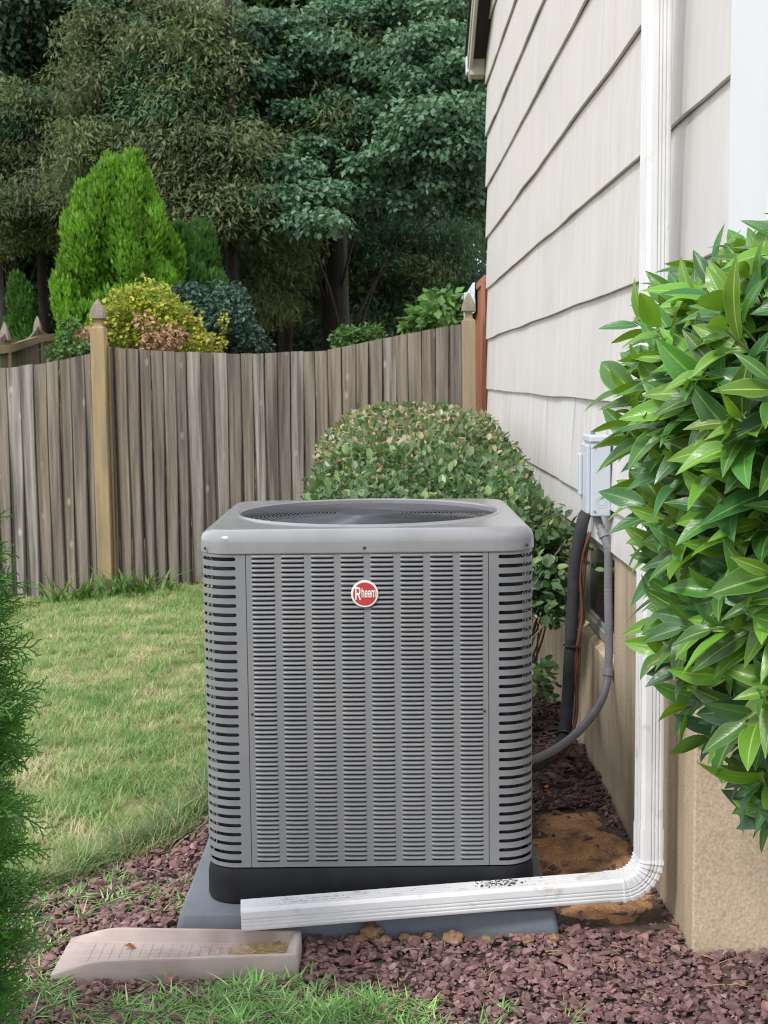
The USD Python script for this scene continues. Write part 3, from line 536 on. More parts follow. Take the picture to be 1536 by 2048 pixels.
# louvred panels: a plate with open columns, each louvre its own formed bar
PX0, PX1 = UX0+CR+0.0395+0.0018, UX1-CR-0.0395-0.0018
NCOL, NROW, PITCH = 8, 67, 0.01285
cw = 0.0612; cp = 0.0809; c0 = -0.051-(7*cp+cw)/2
def louvre(xa, xb, zc):
    """One louvre bar: bulges out of the panel, fades into it at both ends."""
    U = np.array([0, 0.05, 0.12, 0.25, 0.5, 0.75, 0.88, 0.95, 1.0]); E = np.array([0.0, 0.45, 0.82, 1, 1, 1, 0.82, 0.45, 0.0])
    T = np.array([0, 0.18, 0.45, 0.75, 1.0]); D = np.array([-0.0045, 0.0012, 0.0042, 0.0050, 0.0028])
    V = np.array([(xa+(xb-xa)*u_, -(e*d if d > 0 else d), zc+0.0047-t*0.0088) for t, d in zip(T, D) for u_, e in zip(U, E)])
    return V, grid_faces(5, 9)[:, ::-1]
def plate(a0, a1):
    ms = []; zt, zb = 1.064, 0.181; z_hi, z_lo = 1.0575, 0.196
    xs = [a0]
    for k in range(NCOL): xs += [c0+k*cp, c0+k*cp+cw]
    xs.append(a1)
    for k in range(0, len(xs), 2): ms.append(box(xs[k], xs[k+1], 0.0, 0.0015, z_lo, z_hi))
    ms.append(box(a0, a1, 0, 0.0015, zb, z_lo)); ms.append(box(a0, a1, 0, 0.0015, z_hi, zt))
    return cat(ms)
pv, pf = plate(PX0, PX1)
front = part(unit_, 'front_panel', (pv+[0, UY0, 0], pf), 'unit_paint')
rest = []
for r in range(NROW):
    for k in range(NCOL):
        v, f = louvre(c0+k*cp-0.002, c0+k*cp+cw+0.002, 1.0525-r*PITCH)
        v = v+[0, UY0+0.0003, 0]
        if r < 37: part(front, 'louvre', (v, f), 'unit_paint', smooth=True)
        else: rest.append((v, f))
part(front, 'lower_louvres', cat(rest), 'unit_paint', smooth=True, kind='stuff')
allbars = cat([louvre(c0+k*cp-0.002, c0+k*cp+cw+0.002, 1.0525-r*PITCH) for r in range(NROW) for k in range(NCOL)])
both = cat([(pv, pf), allbars])
for ang, tr in ((-PI/2, 'left'), (PI/2, 'right'), (PI, 'back')):
    c, s = math.cos(ang), math.sin(ang); v, f = both
    x_, y_ = v[:, 0]-UXC, v[:, 1]-(UY1-UY0)/2
    part(unit_, 'side_panel' if tr != 'back' else 'back_panel', (np.c_[x_*c-y_*s+UXC, x_*s+y_*c+UYC, v[:, 2]], f), 'unit_paint')
# top cover
RO = 0.392
def circ(r, n=96, cx=UXC, cy=UYC):
    p = rsq(0, CR)-[cx, cy]; a = np.arctan2(p[:, 1], p[:, 0])
    return np.c_[cx+r*np.cos(a), cy+r*np.sin(a)]
secs = [(rsq(0.004, CR), 1.060), (rsq(-0.004, CR+0.004), 1.0605), (rsq(-0.005, CR+0.004), 1.064), (rsq(-0.004, CR+0.004), 1.090)]
for a in np.linspace(0.15, PI/2, 8): secs.append((rsq(-0.004+0.036*(1-math.cos(a)), CR+0.004), 1.090+0.034*math.sin(a)))
P0 = rsq(0.032, CR+0.004); C0 = circ(RO+0.012)
secs += [(P0*0.6+C0*0.4, 1.1253), (C0, 1.126), (circ(RO+0.006), 1.1305), (circ(RO+0.001), 1.1305), (circ(RO-0.003), 1.126), (circ(RO-0.003), 1.07)]
part(unit_, 'top_cover', loft(secs), 'unit_top_paint', smooth=32)
part(unit_, 'fan_shroud', loft([(circ(RO-0.004), 1.075), (circ(RO-0.004), 0.85), (circ(0.02), 0.85)]), 'coil_dark', smooth=35)
rings = []
def torus(r, z, w, n=84):
    a = np.arange(n+1)*2*PI/n
    return tube(np.c_[UXC+r*np.cos(a), UYC+r*np.sin(a), np.full(n+1, z)], w, 5, caps=False)
for r in np.linspace(0.098, RO-0.006, 24):
    rings.append(torus(r, 1.113+0.010*(1-(r/RO)**2), 0.0019))
for k in range(12):
    a = k*2*PI/12+0.1; rr = np.linspace(0.09, RO-0.002, 12)
    rings.append(tube(np.c_[UXC+rr*np.cos(a+rr*0.5), UYC+rr*np.sin(a+rr*0.5), 1.1105+0.010*(1-(rr/RO)**2)], 0.0022, 5))
part(unit_, 'fan_grille', cat(rings), 'grille_wire', smooth=True)
part(unit_, 'grille_cap', loft([(circ(0.100), 1.118), (circ(0.098), 1.124), (circ(0.070), 1.1275), (circ(0.066), 1.1262), (circ(0.001), 1.1265)]), 'grille_wire', smooth=32)
for k in range(4):
    a = k*PI/2+0.5; rr = np.linspace(0.05, 0.36, 8); hw = np.linspace(0.20, 0.42, 8)
    V = np.vstack([np.c_[UXC+rr*np.cos(a-hw), UYC+rr*np.sin(a-hw), np.full(8, 1.03)], np.c_[UXC+rr*np.cos(a+hw), UYC+rr*np.sin(a+hw), np.full(8, 1.085)]])
    part(unit_, 'fan_blade', (V, grid_faces(2, 8)), 'fan_blade', smooth=True)
part(unit_, 'fan_motor', tube([(UXC, UYC, 0.86), (UXC, UYC, 1.10)], 0.07, 24), 'coil_dark', smooth=35)
def screw(x, y, z, nx=0.0, ny=-1.0, r=0.0048):
    n = np.array([nx, ny, 0.0]); p = np.array([x, y, z])
    return tube([p, p+n*0.002, p+n*0.0035], [r, r, r*0.55], 8)
for (x, y, z, nx, ny) in ((-0.058, UY0-0.004, 1.0745, 0, -1), (-0.4925, UY0+0.020, 1.0745, -0.7, -0.7), (0.385, UY0+0.018, 1.0745, 0.7, -0.7), (-0.372, UY0, 0.616, 0, -1), (0.2665, UY0, 0.619, 0, -1)):
    part(unit_, 'screw', screw(x, y, z, nx, ny, 0.0048 if z > 1 else 0.0038), 'screw_dark', smooth=35)
# badge
BX, BZ, BY = -0.0585, 0.948, UY0-0.0055
def disc(r, y0, y1, bev=0.0015, n=48): return tube([(BX, y0, BZ), (BX, y1+bev, BZ), (BX, y1, BZ)], [r, r, r-bev], n)
bd = part(unit_, 'badge', disc(0.0372, BY+0.003, BY-0.003), 'badge_white', smooth=35)
part(bd, 'badge_face', disc(0.0318, BY-0.002, BY-0.0042, 0.0008), 'badge_red', smooth=35)
def letters(txt, h, x, z, sxx, y=BY-0.0041, bold=True):
    m = meshkit.text_mesh(txt, h, 0.0012, bold=bold); v = np.asarray(m.vertices)
    return np.c_[x+v[:, 0]*sxx, y-v[:, 2], z+v[:, 1]], np.asarray(m.faces)
tail = trimesh.convex.convex_hull(np.array([(BX+dx, BY-0.0042-dy, BZ+dz) for dx, dz in ((-0.0190, 0.002), (-0.0160, 0.002), (-0.0085, -0.0240), (-0.0120, -0.0240)) for dy in (0, 0.0011)]))
part(bd, 'badge_lettering', cat([letters('R', 0.0340, BX-0.0280, BZ-0.0150, 0.58), letters('heem', 0.0250, BX-0.0095, BZ-0.0085, 0.44)]), 'badge_white')

# ------------------------------------------------------------------ downspout
def dsec(grow=0.0):
    """Cross-section in (a, b): a runs from the inner to the outer side of the bend, b from front to back."""
    A, B, c = 0.0315+grow, 0.040+grow, 0.009
    pts = [(-A, -B+c), (-A+c*0.35, -B+c*0.35), (-A+c, -B), (-0.006, -B)]
    x = -0.006
    for k in range(3):
        pts += [(x+0.0012, -B+0.0042), (x+0.0036, -B+0.0042), (x+0.0050, -B), (x+0.0090, -B)]; x += 0.0100
    pts += [(A-c*0.35, -B+c*0.3), (A, -B+c)]
    for k in range(4):
        b = -B+0.016+k*0.014; pts += [(A, b-0.002), (A-0.0025, b-0.001), (A-0.0025, b+0.001), (A, b+0.002)]
    pts += [(A, B-c), (A-c, B), (-A+c, B), (-A, B-c)]
    for k in range(4):
        b = B-0.016-k*0.014; pts += [(-A, b+0.002), (-A+0.0025, b+0.001), (-A+0.0025, b-0.001), (-A, b-0.002)]
    return np.array(pts)
def dsweep(path, adirs, bdir, grow, capend=False):
    V = []
    for p, a, g in zip(path, adirs, grow):
        s = dsec(g); V.append(p+s[:, :1]*a+s[:, 1:]*bdir)
    n = len(V[0]); f = grid_faces(len(path), n, wrap=True)
    V = np.vstack(V)
    return V, f
ds = thing('downspout', 'white ribbed downspout on the house wall with its outlet laid across the pad front', 'downspout', (0.7135, 3.53, 0.1))
PV = np.array([0.7135, 3.53, 0.0]); PE = np.array([-0.397, 3.42, 0.1045])       # axis of the pipe on the wall; centre of the open end
zc = 0.138                                                                      # axis height of the run where it would meet the wall pipe
run = unit(PE-np.array([PV[0], PV[1], zc])); R_ = 0.085
down = np.array([0, 0, -1.0]); bdir = unit(np.cross(np.cross(down, run), down)*0+np.array([0, 1.0, 0]))
bdir = unit(np.cross(down, run));  bdir = bdir if bdir[1] > 0 else -bdir
corner = np.array([PV[0], PV[1], zc]); ang = math.acos(float(down@run)); tl = R_*math.tan(ang/2)
S0 = corner-down*tl; inner = unit(run-down*(run@down)); cen = S0+inner*R_
topz = np.array([PV[0], PV[1], 5.2])
zz = np.r_[5.2, 4, 3, 2, 1.2, 0.6, S0[2]+0.05]
part(ds, 'wall_pipe', dsweep([np.array([PV[0], PV[1], z]) for z in zz], [-inner]*len(zz), bdir, [0]*len(zz)), 'downspout_white', smooth=28)
pth, ads, gr = [S0-down*0.085, S0-down*0.03], [-inner, -inner], [0.0016, 0.0016]
npl = 8
for k in range(npl*4+1):
    t = ang*k/(npl*4); d = -inner*math.cos(t)-down*(-math.sin(t))
    d = -inner*math.cos(t)+down*math.sin(t)
    pth.append(cen+d*R_); ads.append(d); ph = (k % 4)/4.0
    gr.append(0.0012+0.0042*(ph if k < npl*4 else 0))
E0 = pth[-1]; da = ads[-1]
pth.append(E0+run*0.035); ads.append(da); gr.append(0.0016)
part(ds, 'elbow', dsweep(pth, ads, bdir, gr), 'downspout_white', smooth=28)
L = np.linalg.norm(PE-E0); rp = [E0+run*t for t in np.linspace(0.03, L, 9)]
rv, rfc = dsweep(rp, [da]*9, bdir, [0]*9)
iv, ifc = dsweep(rp[-3:], [da]*3, bdir, [-0.0012]*3)
part(ds, 'outlet_pipe', cat([(rv, rfc), (iv, ifc[:, ::-1])]), 'downspout_white', smooth=28)
# dirt and worn print on the top of the outlet pipe
nrm = -da
def on_pipe(t, b, lift=0.0006): return E0+run*(L*t)+nrm*(0.0315+lift)+bdir*b
fl = []
frng = np.random.default_rng(5)
def fleck(c, s):
    a = frng.uniform(0, PI); u_ = run*math.cos(a)+bdir*math.sin(a); w2 = np.cross(nrm, u_)
    V = np.array([c-u_*s, c-w2*s*0.6, c+u_*s, c+w2*s*0.6, c+nrm*s*0.5]); return V, np.array([[0, 1, 4], [1, 2, 4], [2, 3, 4], [3, 0, 4]])
for k in range(150): fl.append(fleck(on_pipe(0.32+frng.normal(0, 0.035), frng.uniform(-0.02, 0.03)), abs(frng.normal(0.0022, 0.0015))+0.0006))
for k in range(120): fl.append(fleck(on_pipe(frng.uniform(0.03, 0.95), frng.uniform(-0.03, 0.03)), abs(frng.normal(0.0008, 0.0006))+0.0004))
single('leaf_litter', cat(fl), 'dirt_fleck', 'dark dirt flecks lying on top of the white outlet pipe', 'dirt', kind='stuff')
pr = []
for row in range(2):
    for k in range(26):
        if frng.random() < 0.35: continue
        t = 0.90-k*0.0072; c = on_pipe(t, -0.012+row*0.018, 0.0003); s = frng.uniform(0.0012, 0.003)
        a, b = run*s, bdir*0.004*frng.uniform(0.4, 1)
        pr.append((np.array([c-a-b, c+a-b, c+a+b, c-a+b]), np.array([[0, 1, 2], [0, 2, 3]])))
part(ds, 'worn_print', cat(pr), 'downspout_print')

pc = []
for k in range(260):
    a, x, y = frng.uniform(0, PI), frng.uniform(-0.58, 0.45), frng.uniform(3.50, 4.5)
    if -0.52 < x < 0.415 and y > 3.56: continue
    sz = frng.uniform(0.002, 0.009); d = np.array([math.cos(a), math.sin(a), 0])*sz; w2 = np.array([-math.sin(a), math.cos(a), 0])*0.0008; c = np.array([x, y, 0.0762])
    pc.append((np.array([c-d-w2, c+d-w2, c+d+w2, c-d+w2+[0, 0, 0.001]]), np.array([[0, 1, 2], [0, 2, 3]])))
single('pad_clippings', cat(pc), 'straw', 'dry grass clippings scattered on the plastic pad', 'clippings', kind='stuff')

# ------------------------------------------------------------------ splash block
sb = thing('splash_block', 'pinkish tan plastic splash block under the downspout outlet', 'splash block', (-0.55, 3.36, 0))
def sbprof(x):
    """Front edge, back edge and rim height of the block along x."""
    t = (x+0.865)/0.63
    yf = 3.238+0.035*t; yb = 3.468-0.038*t
    h = np.interp(t, [0, 0.02, 0.155, 0.2, 1], [0.028, 0.032, 0.056, 0.060, 0.060])
    return yf, yb, h
xs = np.r_[-0.865, -0.86, np.linspace(-0.85, -0.30, 23), -0.272, -0.262, -0.252, -0.243, -0.238, -0.235]
rowsV = []
for x in xs:
    yf, yb, h = sbprof(x); fl_ = 0.027
    e = np.interp(x, [-0.275, -0.255], [0, 1])                 # 1 on the closed end
    hh = np.interp(x, [-0.243, -0.238, -0.235], [h, h-0.004, 0.0])
    fz = fl_+(hh-fl_)*e
    if x <= -0.865: pass
    ins = 0.0 if x < -0.24 else 0.004
    pr_ = [(yf-0.004+ins, 0.0), (yf+ins, min(hh, h)-0.006 if hh > 0.02 else 0), (yf+0.003+ins, hh-0.0012 if hh > 0.02 else hh), (yf+0.006, hh), (yf+0.011, hh), (yf+0.014, hh-0.002 if e < 1 else hh), (yf+0.021, fz+0.003 if e < 1 else fz), (yf+0.026, fz), ((yf+yb)/2, fz),
          (yb-0.030, fz), (yb-0.025, fz+0.003 if e < 1 else fz), (yb-0.016, hh-0.002 if e < 1 else hh), (yb-0.012, hh), (yb-0.006, hh), (yb-0.003-ins, hh-0.0012 if hh > 0.02 else hh), (yb-ins, hh-0.006 if hh > 0.02 else 0), (yb+0.004-ins, 0.0)]
    rowsV.append([(x, y, z) for y, z in pr_])
SV = np.array(rowsV).reshape(-1, 3); SF = grid_faces(len(xs), 17)
n17 = len(xs)
part(sb, 'trough', (SV, np.vstack([SF, [[0, i+1, i] for i in range(1, 16)]])), 'splash_plastic', smooth=34)
tl_ = []                                                       # basket-weave of small raised tiles on the floor
for i in range(21):
    for j in range(7):
        cxx = -0.80+i*0.026; yf, yb, h = sbprof(cxx); yy = yf+0.030+(yb-yf-0.066)*(j+0.5)/7; hw_ = (yb-yf-0.066)/14*0.92
        wd = 0.0122 if (i+j) % 2 else 0.0112
        if cxx+wd > -0.285: continue
        tl_.append(box(cxx-wd, cxx+wd, yy-hw_, yy+hw_, 0.024, 0.0284, 0.0008))
part(sb, 'floor_tiles', cat(tl_), 'splash_plastic', kind='stuff')
st = []
for k in range(900):
    x = -0.275-abs(frng.normal(0, 0.07)); y = 3.355+frng.normal(0, 0.030); 
    if x < -0.50 or abs(y-3.355) > 0.055: continue
    a = frng.uniform(0, PI); s = frng.uniform(0.004, 0.011); z = 0.029+frng.uniform(0, 0.010)
    d = np.array([math.cos(a), math.sin(a), frng.uniform(-0.25, 0.25)])*s; w2 = np.array([-math.sin(a), math.cos(a), 0])*0.0009
    c = np.array([x, y, z]); st.append((np.array([c-d-w2, c-d+w2, c+d+w2, c+d-w2]), np.array([[0, 1, 2], [0, 2, 3]])))
single('dry_clippings', cat(st), 'straw', 'dry straw clippings gathered at the closed end of the splash block', 'clippings', kind='stuff')
def curled_leaf(c, L, W, rot, curl=0.6):
    u_, w2 = np.meshgrid(np.linspace(0, 1, 7), np.linspace(-1, 1, 5), indexing='ij')
    x = (u_-0.5)*L; y = w2*W*np.sin(PI*np.clip(u_, 0.03, 0.97))**0.7; z = curl*(y**2)/W+0.12*L*np.cos(u_*3)
    cR, sR = math.cos(rot), math.sin(rot); z = z-z.min()
    return np.stack([c[0]+x*cR-y*sR, c[1]+x*sR+y*cR, c[2]+z], -1).reshape(-1, 3), grid_faces(7, 5)
single('fallen_leaf', curled_leaf((-0.69, 3.39, 0.030), 0.030, 0.010, 0.2), 'orange_leaf', 'curled orange leaf lying in the splash block trough', 'leaf', smooth=True)
single('fallen_leaf', curled_leaf(at(1205, 1568, 4.86)*[1, 1, 0]+[0, 0, 0.03], 0.055, 0.022, 0.8), 'orange_leaf', 'rusty orange leaf on the mulch against the foundation', 'leaf', smooth=True)
single('fallen_leaf', curled_leaf((0.57, 4.72, 0.03), 0.04, 0.016, 2.1), 'orange_leaf', 'pale orange leaf on the mulch just right of the condenser', 'leaf', smooth=True)

# ------------------------------------------------------------------ electrical box, conduit, line set
eb = thing('electrical_box', 'pale blue grey electrical disconnect box on the siding above the basement window', 'electrical box', (WX, 4.66, 1.18))
part(eb, 'enclosure', box(0.716, 0.783, 4.585, 4.745, 1.045, 1.302, 0.003), 'box_grey')
part(eb, 'hood', box(0.708, 0.783, 4.578, 4.752, 1.302, 1.326, 0.005), 'box_grey')
part(eb, 'cover', box(0.703, 0.716, 4.605, 4.748, 1.052, 1.292, 0.003), 'box_grey')
part(eb, 'latch', box(0.690, 0.703, 4.70, 4.742, 1.108, 1.258, 0.004), 'box_grey')
part(eb, 'knockout', cat([tube(np.c_[0.752+r*np.cos(np.linspace(0, 2*PI, 33)), np.full(33, 4.5845), 1.095+r*np.sin(np.linspace(0, 2*PI, 33))], 0.0012, 5, caps=False) for r in (0.020, 0.012)]), 'box_grey', smooth=True)
for zz_ in (1.062, 1.285):
    part(eb, 'screw', tube([(0.728, 4.5845, zz_), (0.728, 4.581, zz_)], 0.004, 8), 'fitting_grey', smooth=35)
part(eb, 'mounting_stud', tube([(0.735, 4.68, 1.326), (0.735, 4.68, 1.338)], 0.008, 10), 'conduit_grey', smooth=35)
cd = thing('conduit', 'grey flexible electrical conduit curving from the box down to the condenser', 'conduit', (0.77, 4.62, 0.5))
cpath = spline([(0.743, 4.64, 1.046), (0.755, 4.62, 1.0), (0.772, 4.60, 0.95), (0.779, 4.60, 0.85), (0.782, 4.60, 0.65), (0.782, 4.60, 0.52), (0.765, 4.57, 0.43), (0.71, 4.51, 0.355), (0.62, 4.43, 0.295), (0.52, 4.35, 0.262), (0.44, 4.30, 0.255), (0.395, 4.29, 0.255)], 220)
rad = 0.0145+0.0006*np.sin(np.arange(220)*2.2)
part(cd, 'flexible_tube', tube(cpath, rad, 14), 'conduit_grey', smooth=True)
for i in (14, 108):
    p = cpath[i]; t = unit(cpath[i+2]-cpath[i-2])
    part(cd, 'coupling', tube([p-t*0.014, p-t*0.012, p+t*0.012, p+t*0.014], [0.016, 0.0195, 0.0195, 0.016], 16), 'fitting_grey', smooth=35)
part(cd, 'mounting_strap', box(0.765, 0.800, 4.583, 4.618, 0.93, 0.945, 0.002), 'fitting_grey')
ls = thing('line_set', 'black foam insulated refrigerant line with a brown wire taped to it', 'refrigerant line', (0.70, 4.95, 0.5))
lp = spline([(0.79, 5.03, 1.02), (0.755, 4.98, 1.012), (0.735, 4.95, 0.96), (0.716, 4.95, 0.84), (0.703, 4.95, 0.65), (0.692, 4.94, 0.45), (0.680, 4.91, 0.29), (0.650, 4.82, 0.185), (0.58, 4.66, 0.165), (0.48, 4.46, 0.19), (0.39, 4.38, 0.20)], 160)
lr = np.full(160, 0.0235); 
for c in (62, 100, 118): lr[c-1:c+2] *= 0.86
part(ls, 'foam_sleeve', tube(lp, lr, 16), 'foam_black', smooth=True)
tt = unit(np.gradient(lp, axis=0)); off = np.cross(tt, [0, 1.0, 0]); off = unit(off); off[off[:, 0] < 0] *= -1
i = np.arange(14, 150); ph = 0.006*np.sin(i*0.16)
part(ls, 'brown_wire', tube(lp[i]+off[i]*(0.027+ph[:, None]*0.4)+np.c_[ph, -0.012-0*ph, 0*ph], 0.0065, 8), 'wire_brown', smooth=True)
part(ls, 'brown_wire', tube(lp[i]+off[i]*(0.034-ph[:, None]*0.3)+np.c_[0*ph, -0.004+0*ph, 0*ph], 0.006, 8), 'wire_brown', smooth=True)
for c in (62, 100):
    part(ls, 'cable_tie', tube([lp[c]+off[c]*0.006-tt[c]*0.003, lp[c]+off[c]*0.006+tt[c]*0.003], 0.0345, 16), 'screw_dark', smooth=35)

# ------------------------------------------------------------------ stones
def stone(seed, flat=0.62):
    r = np.random.default_rng(seed); p = r.normal(size=(13, 3)); p = unit(p)*r.uniform(0.72, 1.0, (13, 1))*[1, 0.78, flat]
    return trimesh.convex.convex_hull(p)
protos = [stone(k, 0.45+0.06*(k % 4)) for k in range(10)]
def rand_quats(n, r): q = r.normal(size=(n, 4)); return unit(q)
def tilt_quats(n, r, tilt):
    yaw = r.uniform(0, 2*PI, n); ax = r.uniform(0, 2*PI, n); a = r.normal(0, tilt, n)
    qz = np.c_[np.cos(yaw/2), 0*yaw, 0*yaw, np.sin(yaw/2)]; qt = np.c_[np.cos(a/2), np.cos(ax)*np.sin(a/2), np.sin(ax)*np.sin(a/2), 0*a]
    w1, x1, y1, z1 = qt.T; w2, x2, y2, z2 = qz.T
    return np.c_[w1*w2-x1*x2-y1*y2-z1*z2, w1*x2+x1*w2+y1*z2-z1*y2, w1*y2-x1*z2+y1*w2+z1*x2, w1*z2+x1*y2-y1*x2+z1*w2]
PADP = sbox(-0.592, 3.492, 0.462, 4.548); SBP = sbox(-0.865, 3.235, -0.235, 3.475)
def scatter(n, x0, x1, y0, y1, r, keep):
    x, y = r.uniform(x0, x1, n), r.uniform(y0, y1, n); k = keep(x, y); return x[k], y[k]
srng = np.random.default_rng(3)
def bedkeep(x, y):
    k = shapely.contains_xy(BED.buffer(-0.01), x, y) & ~shapely.contains_xy(PADP.buffer(0.008), x, y) & ~shapely.contains_xy(SBP.buffer(0.006), x, y)
    cl = shapely.contains_xy(CLAY, x, y); dc = shapely.distance(CLAY.boundary, shapely.points(x, y)); k &= ~cl | (srng.random(len(x)) < np.clip(0.55-dc/0.05, 0.04, 1))
    # the ragged grassy margin thins the stones
    d = shapely.distance(BED.boundary, shapely.points(x, y)); dens = np.clip(d/0.10, 0.15, 1)
    k &= (srng.random(len(x)) < dens) | (x > 0.2)
    strip = (y > 3.455) & (y < 3.50) & (x > -0.2) & (x < 0.5)
    return k & ~(strip & (srng.random(len(x)) < 0.6))
x1_, y1_ = scatter(44000, -1.5, 1.5, 2.55, 4.75, srng, bedkeep)
n = len(x1_); S = np.clip(srng.lognormal(math.log(0.0108), 0.38, n), 0.004, 0.027)
idx = srng.integers(0, 10, n); z = 0.006+S*0.25+srng.uniform(0, 0.012, n)
gm = ['stone_0', 'stone_1', 'stone_0', 'stone_2', 'stone_1', 'stone_3', 'stone_0', 'stone_2', 'stone_1', 'stone_3']
pi = instancer('/World/gravel', protos, gm, np.c_[x1_, y1_, z], tilt_quats(n, srng, 0.45), np.c_[S, S, S], idx)
data(pi.GetPrim(), label='maroon crushed stone gravel around the pad and splash block', cat='gravel', kind='stuff')
x2_, y2_ = scatter(14000, -0.6, 0.8, 4.5, 9.6, srng, lambda x, y: bedkeep(x, y) & (x > -0.55))
n = len(x2_); S = np.clip(srng.lognormal(math.log(0.016), 0.35, n), 0.007, 0.035)
pi = instancer('/World/mulch', protos[:4], ['mulch_0', 'mulch_1', 'mulch_0', 'stone_2'], np.c_[x2_, y2_, 0.008+S*0.3+srng.uniform(0, 0.02, n)], tilt_quats(n, srng, 0.5), np.c_[S*1.2, S*0.8, S*0.7], srng.integers(0, 4, n))
data(pi.GetPrim(), label='dark brown lava stone mulch between the condenser and the foundation', cat='mulch', kind='stuff')
xd, yd = scatter(420, -1.3, 1.2, 2.7, 4.6, srng, bedkeep)
nd = len(xd); Sd = srng.uniform(0.3, 1.1, nd)
pi = instancer('/World/dry_twigs', [tube([(-0.03, 0, 0), (0, 0.004, 0.004), (0.032, -0.003, 0)], [0.0008, 0.0012, 0.0006], 4), tube([(-0.02, 0, 0), (0.0, 0.002, 0.003), (0.025, 0.006, 0)], [0.0007, 0.001, 0.0005], 4)], ['straw', 'twig'], np.c_[xd, yd, np.full(nd, 0.024)], tilt_quats(nd, srng, 0.25), np.c_[Sd, Sd, Sd], srng.integers(0, 2, nd))
data(pi.GetPrim(), label='dry straw and thin twigs scattered over the gravel', cat='twigs', kind='stuff')
# larger clods of clay against the pad front and a few pale stones
def lump(seed, r, c, sq=(1, 0.9, 0.75)):
    m = trimesh.creation.icosphere(3, 1.0); v = m.vertices; d = 0.55+0.9*fbm(v+seed*3.7, 1.9, 4, seed)
    return v*d[:, None]*np.array(sq)*r+np.asarray(c), m.faces
single('clay_clod', lump(1, 0.030, (-0.054, 3.468, 0.035)), 'clod', 'largest tan clay clod standing against the pad front', 'clod', smooth=40)
for k in range(17):
    x = srng.uniform(-0.18, 0.46); y = srng.uniform(3.435, 3.48); r = srng.uniform(0.009, 0.019)
    if k == 3: x, y, r = 0.17, 3.45, 0.026
    if k == 4: x, y, r = -0.085, 3.45, 0.018
    single('clay_clod', lump(k+2, r, (x, y, 0.012+r*0.4)), 'clod', 'small tan clay clod in the row along the pad front', 'clod', smooth=40, group='small clay clods along the pad front')

# ------------------------------------------------------------------ grass
def blade(L, W, bend, n=4, yaw=0.0, lean=0.3, base=(0, 0)):
    t = np.linspace(0, 1, n+1); h = L*t; o = L*(lean*t+bend*t**2)
    z = L*np.sin(np.clip(PI/2*0.98-0, 0, 2))*t*np.sqrt(np.clip(1-(lean*0.6+bend*0.55)**2*t, 0.05, 1)); w = W*(1-t**1.6)+0.0002
    c, s = math.cos(yaw), math.sin(yaw)
    ctr = np.c_[base[0]+o*c, base[1]+o*s, z]; sd = np.array([-s, c, 0])
    V = np.empty((2*(n+1), 3)); V[0::2] = ctr-w[:, None]/2*sd; V[1::2] = ctr+w[:, None]/2*sd
    return V, grid_faces(n+1, 2)
def tuft(seed, nb, rad, L, W, bend=(0.1, 0.6), lean=(0.1, 0.6), n=3):
    r = np.random.default_rng(seed)
    return cat([blade(L*r.uniform(0.55, 1.2), W*r.uniform(0.7, 1.2), r.uniform(*bend), n, r.uniform(0, 2*PI), r.uniform(*lean), (r.normal(0, rad), r.normal(0, rad))) for _ in range(nb)])
grng = np.random.default_rng(9)
tp = [tuft(k, 18, 0.022, 0.043, 0.0034, (0.1, 0.9), (0.1, 0.9)) for k in range(6)]
def lawnkeep(x, y):
    k = ~shapely.contains_xy(BED.buffer(0.0), x, y) & ((x < 0.8) | (y > 11)) & ~((y > FY-0.03) & (y < FY+0.03))
    return k
xs1, ys1 = scatter(17000, -4.2, 0.6, 3.4, 10.2, grng, lambda x, y: lawnkeep(x, y) & (np.abs(x) < 0.32*y+0.5) & (grng.random(len(x)) < np.clip(5.6/y, 0.5, 1)))
n = len(xs1); S = grng.uniform(0.7, 1.25, n)*np.interp(ys1, [3.5, 5.2, 6.5, 10], [1.25, 1.1, 1.0, 1.15])
pi = instancer('/World/grass', tp, ['grass_blade']*6, np.c_[xs1, ys1, -0.006+dip(xs1, ys1)], tilt_quats(n, grng, 0.12), np.c_[S, S, S*grng.uniform(0.6, 1.15, n)], grng.integers(0, 6, n), per=8)
data(pi.GetPrim(), label='mown lawn of green and straw coloured grass between the condenser and the fence', cat='grass', kind='stuff')
# longer grass along the lawn's edge
line = shapely.LineString([(-1.6, 3.60), (-1.30, 3.70), (-1.08, 3.84), (-0.96, 3.97), (-0.85, 4.12), (-0.74, 4.26), (-0.67, 4.48), (-0.645, 4.8), (-0.55, 5.3)])
lp_ = [tuft(40+k, 14, 0.018, 0.095, 0.0040, (0.2, 0.9), (0.2, 0.8), 4) for k in range(4)]
tt_ = grng.uniform(0, 1, 420); pts = np.array([line.interpolate(t, normalized=True).coords[0] for t in tt_])+grng.normal(0, 0.045, (420, 2))+[-0.03, 0.03]
S = grng.uniform(0.5, 1.15, 420)
pi = instancer('/World/edge_grass', lp_, ['edge_blade']*3+['dry_blade'], np.c_[pts, np.zeros(420)], tilt_quats(420, grng, 0.15), np.c_[S, S, S], grng.choice(4, 420, p=[.3, .3, .25, .15]), per=10)
data(pi.GetPrim(), label='longer uncut grass flopping over the edge of the gravel', cat='grass', kind='stuff')
